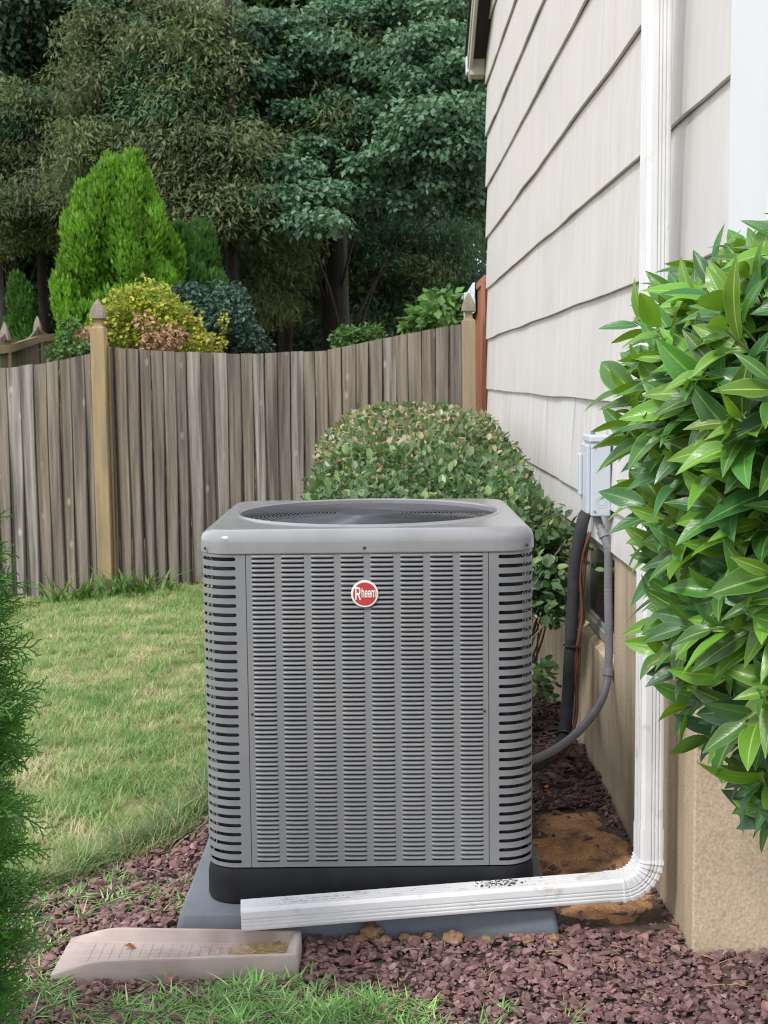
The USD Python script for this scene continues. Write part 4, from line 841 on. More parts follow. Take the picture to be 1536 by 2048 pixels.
# crabgrass in the gravel
cb = [tuft(60+k, 17, 0.015, 0.062, 0.0078, (0.3, 1.0), (0.3, 1.1), 4) for k in range(5)]
spots = []
for (cx_, cy_, sx_, sy_, m) in [(-0.34, 3.07, 0.14, 0.06, 210), (-0.12, 3.02, 0.12, 0.045, 130), (-0.22, 2.96, 0.22, 0.04, 130), (-0.62, 3.0, 0.10, 0.05, 24), (-0.86, 3.28, 0.03, 0.05, 14), (-0.82, 3.43, 0.04, 0.03, 16), (-0.90, 3.12, 0.05, 0.08, 30), (-0.80, 3.10, 0.05, 0.06, 14), (-0.73, 3.78, 0.05, 0.03, 8), (-0.60, 3.87, 0.03, 0.03, 6), (-0.78, 3.7, 0.05, 0.02, 5), (-0.92, 3.75, 0.07, 0.05, 16), (-0.34, 3.20, 0.10, 0.02, 14), (-1.0, 3.5, 0.08, 0.12, 26), (-0.83, 3.90, 0.06, 0.04, 10), (-0.52, 3.93, 0.03, 0.03, 4)]:
    spots.append(np.c_[grng.normal(cx_, sx_, m), grng.normal(cy_, sy_, m)])
pts = np.vstack(spots); pts = pts[~shapely.contains_xy(SBP.buffer(0.012), pts[:, 0], pts[:, 1])]; n = len(pts); S = grng.uniform(0.4, 0.95, n)
pi = instancer('/World/crabgrass', cb, ['crab_blade']*5, np.c_[pts, np.full(n, 0.004)], tilt_quats(n, grng, 0.2), np.c_[S, S, S*0.8], grng.integers(0, 5, n), per=10)
data(pi.GetPrim(), label='patches of broad bladed crabgrass growing in front of the splash block', cat='crabgrass', kind='stuff')

# ------------------------------------------------------------------ foliage makers
def leaf_quads(P, D, N, L, W, fold=0.25):
    """Pointed leaves: P base points, D directions, N upper normals; L lengths, W widths. Four vertices, two faces folded on the midrib."""
    D = unit(D); N = unit(N-D*np.sum(N*D, -1, keepdims=True)); B = np.cross(N, D)
    L = np.broadcast_to(L, (len(P),))[:, None]; W = np.broadcast_to(W, (len(P),))[:, None]
    a = P; b = P+D*L*0.45+B*W*0.5+N*W*fold*0.5; c = P+D*L; d = P+D*L*0.45-B*W*0.5+N*W*fold*0.5
    V = np.stack([a, b, c, d], 1).reshape(-1, 3); o = np.arange(len(P))[:, None]*4
    return V, np.vstack([o+[0, 2, 1], o+[0, 3, 2]])
def clump(c, rad, n, r, L, W, droop=0.3, shell=0.35, up=0.9, radial=0.35):
    """A leafy clump: points through a ragged ellipsoid, leaves turned every way and hanging."""
    d = unit(r.normal(size=(n, 3))); rr = (shell+(1-shell)*r.random(n))[:, None]*(0.7+0.6*fbm(d+r.uniform(0, 50, 3), 1.5, 2, 3))[:, None]*1.1
    P = np.asarray(c)+d*rr*np.asarray(rad); hd = r.uniform(0, 2*PI)
    D = d*[radial, radial, radial*0.4]+np.array([0.35*math.cos(hd), 0.35*math.sin(hd)-0.25, 0])+r.normal(0, 0.5, (n, 3)); D[:, 2] -= droop
    N = np.array([0, -0.25, up])+d*0.45+r.normal(0, 0.45, (n, 3))
    s = r.uniform(0.6, 1.3, n)
    return leaf_quads(P, D, N, L*s, W*s)
def limb_tree(name, label, cat_, base, height, r0, mats, clumps, r, bark='bark_dark', group=None, lean=(0, 0), ncol=None):
    """clumps: list of (centre, radii, leaves, length, width, droop, material). Trunk and limbs reach towards the clumps."""
    t = thing(name, label, cat_, base, group=group)
    b = np.asarray(base, float); top = b+[lean[0], lean[1], height]
    zz = np.linspace(0, 1, 9); wob = np.cumsum(r.normal(0, 0.03, (9, 2)), axis=0)
    tr = b+(top-b)*zz[:, None]; tr[:, :2] += wob; tr[0] = b
    trunk = part(t, 'trunk', tube(tr, r0*(1-0.8*zz)+0.012, 9), bark, smooth=True)
    limbs = []
    for c in clumps[::5]:
        z = c[0][2]; f_ = np.clip((z-b[2]-0.5)/height-0.1, 0.12, 0.95); s = tr[int(f_*8)]
        m = (s+c[0])/2+[0, 0, 0.18]+r.normal(0, 0.1, 3)
        limbs.append(tube(spline([s, m, c[0]], 7), np.linspace(max(r0*0.22*(1-f_), 0.013), 0.006, 7), 5))
    if limbs: part(trunk, 'limbs', cat(limbs), bark, smooth=True)
    by = {}
    for c in clumps: by.setdefault(c[6], []).append(clump(c[0], c[1], c[2], r, c[3], c[4], c[5]))
    for m, ms in by.items(): part(t, 'crown', cat(ms), m)
    return t
def crown_clumps(c, rad, k, r, n, L, W, droop, m, cr=(0.5, 0.9), flat=0.5, shell=0.45):
    out = []
    for _ in range(k):
        d = unit(r.normal(size=3)); q = (shell+(1-shell)*r.random()**0.6); s = r.uniform(*cr)
        out.append((np.asarray(c)+d*q*np.asarray(rad), (s, s, s*flat), int(n*s*s/(0.5*(cr[0]**2+cr[1]**2))), L, W, droop, m))
    return out
def cone_shrub(name, label, base, height, rad, m, r, n, lobes=40, blade=(0.07, 0.028), prof=None, lob=(0.16, 0.26), group=None, cat_='tree', lean=0.0):
    """Dense evergreen built from upright lobes covered in short upward sprays."""
    t = thing(name, label, cat_, base, group=group); b = np.asarray(base, float)
    part(t, 'trunk', tube([b, b+[0, 0, height*0.6]], [0.05, 0.02], 8), 'bark_dark', smooth=True)
    prof = prof or (lambda q: (1-q**1.8)**0.75)
    Ls = []
    for k in range(lobes):
        q = (k+r.random())/lobes*0.95; a = (k*2.399+r.normal(0, 0.5)); R_ = rad*prof(q)*(r.uniform(0.74, 1.0) if k % 4 else r.uniform(0.35, 0.6)); s = r.uniform(*lob)*(0.5+0.5*prof(q))
        Ls.append((b+[R_*math.cos(a)+lean*q, R_*math.sin(a), 0.12+q*height*0.93], np.array([s, s, s*1.7]), a))
    per = n//lobes; ms = []
    for c, s, a in Ls:
        d = unit(r.normal(size=(per, 3))+[0.5*math.cos(a), 0.5*math.sin(a), 0.25]); P = c+d*s*r.uniform(0.75, 1.0, (per, 1))
        D = d*0.55+[0, 0, 0.85]+r.normal(0, 0.22, (per, 3)); N = d+r.normal(0, 0.5, (per, 3))
        sc = r.uniform(0.7, 1.3, per); ms.append(leaf_quads(P-unit(D)*blade[0]*0.4, D, N, blade[0]*sc, blade[1]*sc, 0.1))
    part(t, 'crown', cat(ms), m)
    return t

# ------------------------------------------------------------------ trees beyond the fence
r = np.random.default_rng(101)
RND = lambda q: (0.72+1.12*q) if q < 0.25 else (1-((q-0.25)/0.75)**2.6)**0.72
cone_shrub('arborvitae_tree', 'bright lime green rounded arborvitae rising behind the left fence post', (-2.72, 13.4, 0.1), 3.82, 0.60, 'lime_leaf', r, 70000, 150, (0.072, 0.030), RND, (0.15, 0.23), lean=0.14)
cone_shrub('arborvitae_tree', 'shaded mid green arborvitae standing just right of the lime green one', (-2.02, 14.0, 0.1), 3.15, 0.42, 'arb_leaf', r, 30000, 60, (0.080, 0.030), RND, (0.15, 0.25))
cone_shrub('arborvitae_tree', 'small dark conical arborvitae at the left behind the garden fence', (-4.83, 17.9, 0.3), 2.75, 0.40, 'arb_leaf', r, 12000, 34, (0.09, 0.032), lambda q: (1-q)**0.8, (0.16, 0.24))
def bush(name, label, base, parts, cat_='bush', twigs=12, r=r):
    t = thing(name, label, cat_, base); b = np.asarray(base, float)
    hi = max(p[0][2] for p in parts)
    part(t, 'stem', cat([tube(spline([b+[r.normal(0, .05), r.normal(0, .05), 0], (b+np.array(parts[k % len(parts)][0]))/2+r.normal(0, .05, 3), np.array(parts[k % len(parts)][0])], 6), np.linspace(0.018, 0.006, 6), 5) for k in range(twigs)]), 'twig', smooth=True)
    by = {}
    for p in parts: by.setdefault(p[6], []).append(clump(p[0], p[1], p[2], r, p[3], p[4], p[5], 0.55, 0.6))
    for m, ms in by.items(): part(t, 'foliage', cat(ms), m)
    return t
def P_(px, py, Y): return at(px, py, Y)
yb_ = []
for (px, py, rx, n, m) in [(255, 618, .20, 900, 'yellow_leaf'), (300, 605, .22, 1000, 'yellow_leaf'), (335, 640, .20, 800, 'yellow_leaf'), (240, 660, .20, 700, 'yellow_leaf'), (290, 660, .20, 600, 'yellow_leaf'), (380, 680, .17, 600, 'yellow_leaf'), (310, 690, .15, 240, 'dry_leaf'), (340, 672, .12, 150, 'dry_leaf'), (290, 640, .10, 80, 'dry_leaf'), (178, 680, .13, 360, 'dry_leaf'), (210, 640, .12, 300, 'yellow_leaf'), (365, 650, .15, 500, 'yellow_leaf'), (420, 690, .12, 300, 'yellow_leaf')]:
    yb_.append((P_(px, py, (11.6 if m == 'yellow_leaf' else 11.33)+r.uniform(-.15, .15)), (rx, rx, rx*0.85), n, 0.045, 0.030, 0.1, m))
bush('yellow_shrub', 'yellow and pinkish variegated shrub behind the fence beside its left post', (-2.05, 11.7, 0.05), yb_)
hb = [(P_(px, py, 12.6+r.uniform(-.25, .25)), (rx, rx, rx*0.9), int(900*rx/.25), 0.05, 0.032, 0.15, 'holly_leaf') for (px, py, rx) in [(400, 620, .25), (450, 640, .26), (420, 670, .26), (480, 680, .24), (380, 600, .18), (460, 600, .17), (360, 650, .2), (500, 700, .2), (440, 700, .25)]]
bush('holly_bush', 'dark bluish green holly bush right of the yellow shrub', (-1.6, 12.7, 0.08), hb)
acc = [(P_(px, py, 12.1), (0.035, 0.035, 0.10), 60, 0.045, 0.03, 0, 'yellow_leaf') for (px, py) in [(375, 625), (448, 648), (425, 705)]]
bush('sapling', 'thin sapling with a few yellow leaves in front of the dark holly', (-1.75, 12.1, 0.05), acc, 'sapling', 3)
lb = [(P_(px, py, 11.2+r.uniform(-.1, .1)), (rx, rx, rx*.7), int(200*rx/.15), 0.055, 0.034, 0.2, 'green_leaf') for (px, py, rx) in [(120, 705, .12), (145, 700, .13), (165, 705, .11), (185, 712, .10), (140, 650, .06), (135, 672, .05)]]
bush('leafy_shrub', 'low green leafy shrub behind the fence left of the post', (-2.7, 11.2, 0.05), lb)
gb = [(P_(px, py, 11.4+r.uniform(-.1, .1)), (rx, rx, rx), int(380*rx/.15), 0.05, 0.030, 0.0, 'green_leaf') for (px, py, rx) in [(690, 680, .11), (715, 678, .10), (742, 672, .10), (700, 695, .12), (730, 695, .12)]]
bush('garden_plant', 'low green garden plants showing over the middle of the fence', (-0.2, 11.4, 0.05), gb, 'plant')
gb = [(P_(px, py, 12.6+r.uniform(-.3, .3)), (rx, rx, rx*.8), int(200*rx/.2), 0.11, 0.075, 0.3, 'green_leaf') for (px, py, rx) in [(880, 605, .15), (865, 635, .16), (838, 655, .14), (895, 625, .15), (905, 645, .15)]]
bush('broadleaf_shrub', 'bright green broad leaved shrub beside the red fence', (0.55, 12.6, 0.1), gb)
fp = P_(757, 666, 11.4)
fl_ = thing('red_flower', 'single red flower on a stem beside the low garden plants', 'flower', (fp[0], fp[1], 0.05))
part(fl_, 'stem', tube([(fp[0], fp[1], 0.05), (fp[0]+0.02, fp[1], 1.0), fp], 0.005, 5), 'laurel_stem')
part(fl_, 'blossom', cat([curled_leaf(fp+[0.012*math.cos(a), 0.012*math.sin(a), -0.01], 0.05, 0.018, a, 0.8) for a in np.arange(5)*1.257]), 'petal_red', smooth=True)

r = np.random.default_rng(202)
mp = []
for (px, py, Y, s, k) in [(560, 400, 15.5, .55, 1), (620, 440, 15.2, .5, 1), (590, 340, 15.8, .5, 1), (640, 380, 15.6, .5, 1), (700, 380, 16, .55, 1), (760, 330, 16, .6, 1), (830, 300, 15.6, .7, 1), (880, 240, 15.2, .75, 1), (930, 300, 15.2, .6, 1), (900, 360, 15.5, .55, 1), (830, 400, 16, .5, .8), (950, 220, 15.4, .6, 1), (790, 230, 16.2, .6, 1), (720, 270, 16.4, .55, .9), (850, 170, 15.8, .6, 1), (760, 130, 16.5, .7, 1), (880, 90, 16, .7, 1), (930, 130, 15.5, .6, 1), (640, 100, 16.6, .7, 1), (560, 60, 16.8, .75, 1), (480, 90, 16.6, .65, 1), (430, 40, 17, .7, 1), (520, 160, 16.5, .6, 1), (690, 40, 17, .7, 1), (800, 20, 17, .7, 1), (920, 20, 16.4, .7, 1), (460, 230, 16.3, .45, .9), (590, 230, 16.4, .45, .8), (640, 300, 16, .4, .8), (540, 440, 15.4, .35, .9), (950, 400, 15.6, .5, .9), (700, 190, 16.6, .5, .8)]:
    s *= 0.8; mp.append((P_(px+r.uniform(-12, 12), py+r.uniform(-12, 12), Y), (s, s*0.9, s*0.42), int(1500*s*s/0.25*k), 0.082, 0.056, 0.50, 'maple_leaf'))
limb_tree('maple_tree', 'broadleaf tree with drooping blue green leaf clusters above the middle of the fence', 'tree', (-0.55, 17.4, 0.35), 8.6, 0.16, None, mp, r)
def tufts(boxes, lo=0.26, hi=0.46):
    out = []
    for (xa, xb, ya, yb, Y, k, m) in boxes:
        for _ in range(k):
            sz = r.uniform(lo, hi)*r.choice([0.7, 1.0, 1.3]); c = P_(r.uniform(xa, xb), r.uniform(ya, yb), Y+r.uniform(-0.7, 0.7))
            out.append((c, (sz*1.25, sz, sz*0.62), int(560*(sz/0.36)**2), 0.10, 0.026, 0.45, m if r.random() < 0.6 else 'feather_leaf' if r.random() < 0.6 else 'wood_leaf'))
    return out
def conifer(lab, px, Y, h, boxes):
    b = at(px, 700, Y); b[2] = 0.35
    limb_tree('conifer_tree', lab, 'tree', b, h, 0.085, None, tufts(boxes), r)
conifer('brownish olive feathery conifer directly above the lime green tree', 235, 16.4, 8.5, [(170, 430, -40, 300, 16.4, 70, 'brown_feather_leaf'), (160, 300, 180, 420, 16.6, 26, 'feather_leaf')])
conifer('feathery conifer with hanging olive boughs at the left edge', 20, 19.4, 9.5, [(-60, 180, 140, 480, 18.9, 84, 'feather_leaf'), (-40, 160, 300, 430, 18.4, 26, 'brown_feather_leaf')])
conifer('olive conifer top showing between the blue green leaf clusters', 665, 17.8, 8.6, [(590, 820, 60, 250, 17.4, 46, 'feather_leaf'), (560, 720, 230, 360, 17.0, 20, 'feather_leaf')])
conifer('olive conifer with hanging boughs right of the lime green tree', 470, 16.0, 6.8, [(310, 520, 270, 450, 16.0, 46, 'brown_feather_leaf'), (420, 580, 470, 640, 17.4, 26, 'feather_leaf'), (330, 470, 60, 280, 16.9, 24, 'feather_leaf')])
conifer('dim understorey conifer between the dark trunks and the red fence', 770, 19.6, 4.5, [(700, 930, 450, 660, 19.6, 44, 'wood_leaf'), (580, 720, 470, 640, 20.0, 24, 'feather_leaf')])
for (px, Y, rad, h, lab) in [(655, 18.6, 0.125, 7.5, 'thick dark tree trunk standing behind the middle of the fence'), (575, 18.0, 0.075, 7, 'thin dark tree trunk left of the thick one'), (690, 20.5, 0.08, 8, 'dark trunk close right of the thick one'), (842, 19.5, 0.07, 7.5, 'slim dark trunk near the red fence')]:
    b = at(px, 700, Y); b[2] = 0.4
    cc = crown_clumps(b+[0, 0.4, h*0.86], (1.6, 1.4, 1.6), 14, r, 460, 0.15, 0.10, 0.4, 'wood_leaf', (0.5, 0.8), 0.5)
    limb_tree('woodland_tree', lab, 'tree', b, h, rad, None, cc, r)
k = 0
for (x_, y_, h, rr, m, lab) in [(-7.2, 22, 11, 2.4, 'wood_leaf', 'tall dark tree at the far left of the wood'), (-4.4, 23, 12, 2.4, 'green_leaf', 'tall mid green tree behind the brownish conifer'), (-1.9, 24, 12, 2.5, 'wood_leaf', 'tall dark tree in the back row left of centre'), (0.4, 24.5, 12, 2.4, 'wood_leaf', 'tall dark tree in the back row right of centre'), (2.7, 23, 12, 2.4, 'wood_leaf', 'tall dark tree in the back row by the house'), (-5.8, 28, 13, 2.6, 'wood_leaf', 'farthest dark tree at the left'), (-0.8, 29, 13, 2.8, 'wood_leaf', 'farthest dark tree at the centre')]:
    cc = crown_clumps((x_, y_, h*0.62), (rr, rr*0.8, h*0.40), 84, r, 560, 0.15, 0.10, 0.35, m, (0.6, 1.0), 0.55, 0.35)
    cc += crown_clumps((x_, y_+0.6, 2.2), (rr, 0.8, 1.5), 18, r, 380, 0.15, 0.10, 0.35, 'wood_leaf', (0.6, 0.9), 0.7, 0.2)
    limb_tree('woodland_tree', lab, 'tree', (x_, y_, 0.6), h, 0.16, None, cc, r)
for (x_, y_, h, rr, zc_, m, lab) in [(-4.9, 19.2, 8.8, 1.25, 6.9, 'wood_leaf', 'bluish green leafy tree filling the top left corner'), (-3.0, 19.4, 9.0, 1.3, 7.2, 'wood_leaf', 'bluish green leafy tree above the brownish conifer'), (-1.35, 19.2, 8.6, 1.2, 6.4, 'green_leaf', 'mid green leafy tree behind the olive conifer'), (-5.6, 20.5, 7.2, 1.2, 4.2, 'wood_leaf', 'low leafy tree behind the garden fence'), (-3.4, 21.0, 7.0, 1.2, 4.6, 'wood_leaf', 'leafy tree just above the lime green arborvitae'), (1.0, 20.5, 8.4, 1.2, 5.6, 'wood_leaf', 'leafy tree in the gap beside the house corner')]:
    cc = crown_clumps((x_, y_, zc_), (rr, rr*0.7, rr*1.25), 46, r, 520, 0.115, 0.078, 0.45, m, (0.36, 0.62), 0.5, 0.3)
    limb_tree('woodland_tree', lab, 'tree', (x_, y_, 0.5), h, 0.07, None, cc, r)
# dense far undergrowth of the wood, which reads as one mass
um = []
for k in range(90):
    x_ = r.uniform(-9.5, 4.5); y_ = r.uniform(27, 32); z_ = r.uniform(0.8, 4.8)
    um.append(clump((x_, y_, z_), (0.9, 0.7, 0.7), 330, r, 0.24, 0.17, 0.3))
single('undergrowth', cat(um), 'wood_leaf', 'dark undergrowth filling the wood behind the trunks', 'undergrowth', kind='stuff')

# ------------------------------------------------------------------ hedge behind the condenser
hrng = np.random.default_rng(77)
hd = thing('hedge', 'clipped round leaved hedge with a pinkish top between the condenser and the fence', 'hedge', (0.17, 6.9, 0))
def hedge_surface(n):
    """Points and outward normals on the clipped block."""
    a = hrng.random(n); y = 5.15+hrng.random(n)**1.25*3.6; P = np.zeros((n, 3)); N = np.zeros((n, 3))
    top = a < 0.5; frontm = (a >= 0.5) & (a < 0.80); left = (a >= 0.80) & (a < 0.93); right = a >= 0.93
    zt = lambda x, y: 1.09+0.235*np.clip((y-5.1)/2.2, 0, 1)-0.26*np.abs((x-0.17)/0.56)**5-0.10*np.exp(-((y-5.1)/0.25)**2)
    x = hrng.uniform(-0.37, 0.70, n)
    P[top] = np.c_[x[top], y[top], zt(x[top], y[top])]; N[top] = np.c_[(x[top]-0.17)*0.9, -0.25*np.ones(top.sum()), np.ones(top.sum())]
    zz = hrng.random(n)
    P[frontm] = np.c_[x[frontm], 5.10+0.20*np.abs((x[frontm]-0.17)/0.54)**3, np.where(x[frontm] > 0.35, 0.60, 0.25)+zz[frontm]*(zt(x[frontm], 5.12)-np.where(x[frontm] > 0.35, 0.60, 0.25))]; N[frontm] = [0, -1, 0.25]
    P[left] = np.c_[np.full(left.sum(), -0.37), y[left], 0.2+zz[left]*0.8]; N[left] = [-1, 0, 0.3]
    P[right] = np.c_[np.full(right.sum(), 0.68), y[right], 0.55+zz[right]*0.40]; N[right] = [1, 0, 0.3]
    return P, unit(N)
P, N = hedge_surface(19000)
bulge = (fbm(P, 3.2, 3, 5)-0.5)*0.20
P = P+N*(bulge[:, None]-hrng.random((len(P), 1))**1.5*0.10)
topness = np.clip((N[:, 2]-0.5)/0.3, 0, 1)*np.clip((P[:, 1]-5.5)/1.4, 0, 1)
istop = hrng.random(len(P)) < topness*0.62
D = N*0.5+hrng.normal(0, 0.6, P.shape)+[0, 0, 0.1]; NN = N*0.8+[0, 0, 0.5]+hrng.normal(0, 0.4, P.shape)
def leaf6(P, D, N, L, W):
    """Rounder leaves: six vertices, folded on the midrib."""
    D = unit(D); N = unit(N-D*np.sum(N*D, -1, keepdims=True)); B = np.cross(N, D); L = L[:, None]; W = W[:, None]
    vs = [P, P+D*L*.3+B*W*.46+N*W*.12, P+D*L*.7+B*W*.40+N*W*.10, P+D*L, P+D*L*.7-B*W*.40+N*W*.10, P+D*L*.3-B*W*.46+N*W*.12]
    V = np.stack(vs, 1).reshape(-1, 3); o = np.arange(len(P))[:, None]*6
    return V, np.vstack([o+[0, 3, 1], o+[1, 3, 2], o+[0, 5, 3], o+[5, 4, 3]])
s = hrng.uniform(0.026, 0.052, len(P))
part(hd, 'foliage', leaf6(P[~istop], D[~istop], NN[~istop], s[~istop], s[~istop]*0.72), 'hedge_leaf', per=6)
part(hd, 'top_foliage', leaf6(P[istop], D[istop], NN[istop], s[istop]*0.85, s[istop]*0.55), 'hedge_top_leaf', per=6, label='pinkish dry tinted leaves on the hedge top')
tw = []
for k in range(150):
    p, nn = hedge_surface(1); p = p[0]
    b = np.array([p[0]*0.6+0.07, max(p[1]+0.25, 5.25), 0.05]); tw.append(tube(spline([b, (b+p)/2+hrng.normal(0, 0.05, 3), p+[0, 0, 0.02]], 6), np.linspace(0.009, 0.0022, 6), 4))
part(hd, 'twigs', cat(tw), 'twig', smooth=True)
# loose shoots low on the right
Pl, Dl, Nl = [], [], []
for (cx_, cy_, cz_, rr, m) in [(0.62, 5.12, 0.78, 0.10, 130), (0.66, 5.1, 0.62, 0.07, 60), (0.60, 5.0, 0.42, 0.05, 24), (0.58, 5.0, 0.34, 0.06, 26), (0.70, 5.15, 0.95, 0.07, 60), (0.70, 5.05, 0.70, 0.04, 20)]:
    Pl.append(hrng.normal((cx_, cy_, cz_), (rr*.6, rr*.6, rr*.6), (m, 3)))
Pl = np.vstack(Pl); Dl = hrng.normal(0, 0.7, Pl.shape)+[0.2, -0.2, -0.2]; Nl = np.array([0, -0.4, 0.8])+hrng.normal(0, 0.35, Pl.shape); sl = hrng.uniform(0.035, 0.055, len(Pl))
part(hd, 'low_shoots', leaf6(Pl, Dl, Nl, sl, sl*0.68), 'hedge_leaf', kind='stuff', per=6)
part(hd, 'low_twigs', cat([tube(spline([(0.45, 5.4, 0.1), (0.5, 5.2, c[2]*0.6), c], 6), np.linspace(0.007, 0.003, 6), 4) for c in ((0.62, 5.12, 0.78), (0.66, 5.1, 0.62), (0.60, 5.0, 0.40), (0.70, 5.1, 0.9))]), 'twig', smooth=True)

# ------------------------------------------------------------------ weeds at the fence foot
for (px, py, Y, w_, n, lab) in [(235, 1165, 10.0, 0.22, 46, 'clump of green weeds at the foot of the tall left fence post'), (300, 1160, 10.02, 0.16, 30, 'weed clump between the fence post and the condenser'), (122, 1195, 9.9, 0.10, 26, 'small weed clump at the fence foot left of the post'), (175, 1185, 9.95, 0.10, 16, 'sparse low weeds just left of the post foot')]:
    b = at(px, py, Y); b[2] = float(dip(b[0], b[1]))
    t = thing('weed_clump', lab, 'weeds', b)
    ms = []
    for k in range(n): 
        v, f = blade(hrng.uniform(0.12, 0.30), hrng.uniform(0.018, 0.034), hrng.uniform(0.2, 0.9), 4, hrng.uniform(0, 2*PI), hrng.uniform(0.2, 0.8)); ms.append((v+[b[0]+hrng.normal(0, w_*0.6), b[1]+hrng.normal(0, 0.06), b[2]-0.01], f))
    part(t, 'leaves', cat(ms), 'weed_leaf', per=10)

# ------------------------------------------------------------------ near arborvitae at the left edge
def spray(seed):
    r = np.random.default_rng(seed); V, Fc, T, n = [], [], [], 0
    def strip(p, d, L, w, t0, t1):
        nonlocal n
        s = np.array([-d[1], d[0], 0]); q = p+d*L
        zz = np.array([0, 0, 0.0015])
        V.extend([p-s*w*0.4, p+s*w*0.4, p+d*L*0.6+s*w*0.55+zz, q, p+d*L*0.6-s*w*0.55+zz]); T.extend([t0, t0, (t0+t1)/2, t1, (t0+t1)/2])
        Fc.extend([[n, n+1, n+2], [n, n+2, n+4], [n+4, n+2, n+3]]); n += 5
    def rec(p, ang, L, lvl, t):
        steps = max(int(L/(0.0105 if lvl == 0 else 0.0075)), 2); st = L/steps; side = 1
        for k in range(steps):
            d = np.array([math.cos(ang), math.sin(ang), -0.12*k/steps]); strip(p, unit(d), st*1.25, 0.0044-0.0005*lvl, t+(1-t)*0.6*k/steps, t+(1-t)*0.6*(k+1)/steps)
            p = p+unit(d)*st; ang += r.normal(0, 0.05)
            if lvl < 2 and k > 0:
                sub = L*(0.52 if lvl == 0 else 0.40)*(1-0.55*k/steps)*r.uniform(0.7, 1.1)
                if sub > 0.006: rec(p, ang+side*r.uniform(0.55, 0.85), sub, lvl+1, min(t+(1-t)*k/steps*0.6+0.1, 0.8))
                side = -side
    rec(np.zeros(3), 0.0, 0.115, 0, 0.0)
    v = np.array(V); v[:, 2] += 0.10*np.abs(v[:, 1])*np.sign(r.normal())
    return (v, np.array(Fc)), np.c_[np.zeros(len(T)), np.clip(T, 0, 1)]
arng = np.random.default_rng(31)
av = thing('arborvitae_shrub', 'deep green arborvitae shrub close to the camera at the left edge', 'shrub', (-1.06, 2.36, 0))
part(av, 'trunk', tube([(-1.06, 2.36, 0), (-1.06, 2.36, 1.6)], [0.03, 0.008], 8), 'bark_dark', smooth=True)
part(av, 'inner_twigs', cat([tube([(-1.06, 2.36, z), (-1.06+0.3*math.cos(a), 2.36+0.3*math.sin(a), z+0.15)], [0.006, 0.002], 4) for z, a in zip(arng.uniform(0.1, 1.4, 90), arng.uniform(0, 2*PI, 90))]), 'twig', smooth=True)
sp = [spray(k) for k in range(5)]
n = 9500; zz = arng.uniform(0.02, 1.95, n)
rz = np.interp(zz, [0, 0.15, 0.45, 0.7, 0.97, 1.06, 1.21, 1.3, 1.6, 1.95], [0.37, 0.385, 0.392, 0.405, 0.425, 0.415, 0.38, 0.33, 0.18, 0.02])
a = arng.uniform(0, 2*PI, n); depth = arng.random(n)**0.7
clus = (fbm(np.c_[np.cos(a)*2, np.sin(a)*2, zz*5], 1.6, 2, 8)-0.5)*0.10
rr = rz*(1-0.32*depth)+clus*0.8-0.085
outw = np.c_[np.cos(a), np.sin(a), np.zeros(n)]
D = unit(outw+arng.normal(0, 0.30, (n, 3))+np.c_[0*a, 0*a, arng.normal(0.16, 0.28, n)])
side = unit(np.cross(outw, [0, 0, 1.0])); Nn = unit(side*arng.choice([-1, 1], n)[:, None]*0.6+np.array([0, 0, 0.75])+arng.normal(0, 0.45, (n, 3)))
Nn = unit(Nn-D*np.sum(Nn*D, 1, keepdims=True)); Bn = np.cross(Nn, D)
Q = quat_from_mats(np.stack([D, Bn, Nn], -1)); S = arng.uniform(0.55, 0.92, n)
pos = np.c_[rr*np.cos(a), rr*np.sin(a), zz]
instancer(av+'/foliage', [s_[0] for s_ in sp], ['spray_leaf']*5, pos, Q, np.c_[S, S, S], arng.integers(0, 5, n), uvs=[s_[1] for s_ in sp])
data(stage.GetPrimAtPath(av+'/foliage'), kind='stuff')

# ------------------------------------------------------------------ cherry laurel in the right foreground
lrng = np.random.default_rng(57)
LC = np.array([1.06, 2.46, 1.38])
la = thing('cherry_laurel', 'large glossy leaved laurel bush close to the camera at the right edge', 'bush', (1.06, 2.46, 0))
NU, NV = 5, 9
def laurel_leaf(base, D, N, L, W, droop, fold, twist, wavy):
    """One blade: a folded, arching grid with the midrib as its middle column."""
    D = unit(D); N = unit(N-D*(N@D)); B = np.cross(N, D)
    t = np.linspace(0, 1, NV); uu = np.linspace(-1, 1, NU)
    w = W*0.5*np.sin(PI*np.clip(t, 0, 1)**0.82)**0.85*(1-0.25*t); w[0] = 0.0012; w[-1] = 0.0003
    x = L*(t-0.0)*(1-0.10*droop*t); z = -L*droop*0.55*t**2
    V, UV = [], []
    for i in range(NV):
        slope = -droop*1.1*t[i]; nx = unit(np.array([-slope, 1.0]))
        for u_ in uu:
            y = u_*w[i]; h = fold*abs(y)+wavy*w[i]*math.sin(9*t[i]+2*u_)*abs(u_)
            tw = twist*t[i]
            yy, hh = y*math.cos(tw)-h*math.sin(tw), y*math.sin(tw)+h*math.cos(tw)
            V.append(base+D*(x[i]+nx[0]*hh)+N*(z[i]+nx[1]*hh)+B*yy); UV.append(((u_+1)/2, t[i]))
    return np.array(V), grid_faces(NV, NU)[:, ::-1], np.array(UV)
leaves, stems = [], []
def lsurf(d):
    if d[2] > 0: d = d/np.sum(np.abs(d)**3)**(1/3)
    e = np.array([0.595, 0.60, 0.43 if d[2] > 0 else 0.88]); return LC+d*e, unit(d/e)
tries = 0; shoots = []
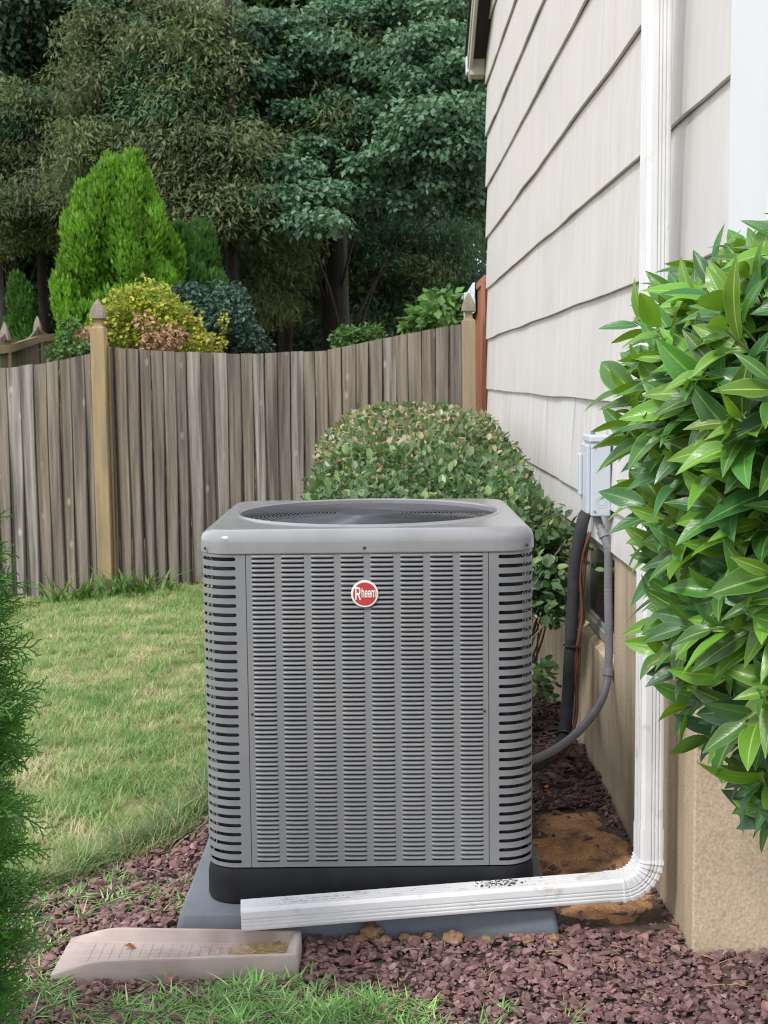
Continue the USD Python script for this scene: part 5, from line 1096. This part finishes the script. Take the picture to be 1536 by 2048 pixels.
while len(shoots) < 440 and tries < 60000:
    tries += 1
    d = unit(lrng.normal(size=3)); p, nrm_ = lsurf(d)
    if p[2] < 0.5 or nrm_[1] > 0.55 or p[0] > 1.35: continue
    if p[2] < 0.95 and lrng.random() < 0.55: continue
    if any(np.sum((p-q[0])**2) < 0.050**2 for q in shoots): continue
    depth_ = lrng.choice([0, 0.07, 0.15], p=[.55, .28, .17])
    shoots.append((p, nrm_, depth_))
for q in ((0.66, 2.30, 0.80), (0.70, 2.36, 0.70), (0.72, 2.28, 0.62), (0.62, 2.38, 0.88), (0.78, 2.34, 0.66), (0.80, 2.42, 0.78), (0.74, 2.45, 0.86), (0.60, 2.32, 0.97), (0.56, 2.40, 1.02)):
    shoots.append((np.array(q), unit(np.array([-0.55, -0.25, -0.45])), 0))
for p, nrm_, dp in shoots:
    base = p-nrm_*(0.125+dp)
    ax = unit(nrm_*0.85+np.array([-0.35, -0.15, 0.42])*(1 if p[2] > 0.95 else 0.5)+lrng.normal(0, 0.22, 3))
    Ls = lrng.uniform(0.09, 0.14); inside = LC+(base-LC)*0.45-[0, 0, 0.12]
    pth = spline([inside, base-ax*0.03, base+ax*Ls], 8); stems.append(tube(pth, np.linspace(0.0055, 0.0018, 8), 5))
    e1 = unit(np.cross(ax, [0.2, 0.3, 1.0])); e2 = np.cross(ax, e1); ph0 = lrng.uniform(0, 2*PI); nl = lrng.integers(7, 11)
    low = p[2] < 0.95
    for k in range(nl):
        t = (k+0.4)/nl; ph = ph0+k*2.4; rad_ = e1*math.cos(ph)+e2*math.sin(ph)
        th_ = math.radians(lrng.uniform(62, 84)*(1-t)+lrng.uniform(22, 42)*t)
        dd = ax*math.cos(th_)+rad_*math.sin(th_)+np.array([-0.22, -0.05, 0.0]); dd[2] = dd[2]*0.75+0.02; nn_ = ax*math.sin(th_)-rad_*math.cos(th_)+np.array([-0.15, -0.55, 0.60])+lrng.normal(0, 0.15, 3)
        L_ = lrng.uniform(0.085, 0.142)*(1 if t < 0.75 else 0.75); W_ = L_*lrng.uniform(0.33, 0.45)
        b0 = base+ax*Ls*t+rad_*0.004
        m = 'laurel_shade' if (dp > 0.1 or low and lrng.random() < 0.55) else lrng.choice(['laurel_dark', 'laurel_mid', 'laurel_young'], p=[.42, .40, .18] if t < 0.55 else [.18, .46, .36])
        V, Fc, UV = laurel_leaf(b0, dd, nn_, L_, W_, lrng.uniform(0.15, 0.75), lrng.uniform(0.15, 0.5), lrng.normal(0, 0.25), lrng.uniform(0, 0.12))
        rel = V.mean(0)-CAM; zc_ = rel@FW; px = 768+F*(rel@RT)/zc_; py = 1024-F*(rel@UP)/zc_
        g = np.cross(V[2*NU]-V[2*NU+NU-1], V[6*NU+2]-V[2]); area = abs(g@unit(rel))/zc_**2
        leaves.append((V, Fc, UV, m, area*(1.0 if dp == 0 else 0.6 if dp < .1 else .3) if 1150 < px < 1545 and 380 < py < 1900 and rel[1] < 2.9 and nrm_[1] < 0.2 else 0))
order = sorted(range(len(leaves)), key=lambda i: -leaves[i][4])
ones = set(order[:300]); rest = {}
for i, (V, Fc, UV, m, ar) in enumerate(leaves):
    if i in ones: part(la, 'leaf', (V, Fc), m, smooth=True, uv=UV)
    else: rest.setdefault(m, []).append((V, Fc, UV))
for m, ms in rest.items(): part(la, 'inner_leaves', cat([(a_, b_) for a_, b_, _ in ms]), m, smooth=True, uv=np.vstack([c_ for _, _, c_ in ms]), kind='stuff')
part(la, 'twigs', cat(stems), 'laurel_stem', smooth=True)
br = []
for k in range(9):
    e = LC+np.array([lrng.uniform(-0.30, 0.1), lrng.uniform(-0.3, 0.2), lrng.uniform(-0.55, 0.15)])
    br.append(tube(spline([(1.05+lrng.normal(0, .05), 2.5+lrng.normal(0, .05), 0.0), (1.04+lrng.normal(0, .06), 2.48, 0.45), e], 9), np.linspace(0.014, 0.005, 9), 7))
part(la, 'branch', cat(br), 'bark_dark', smooth=True)
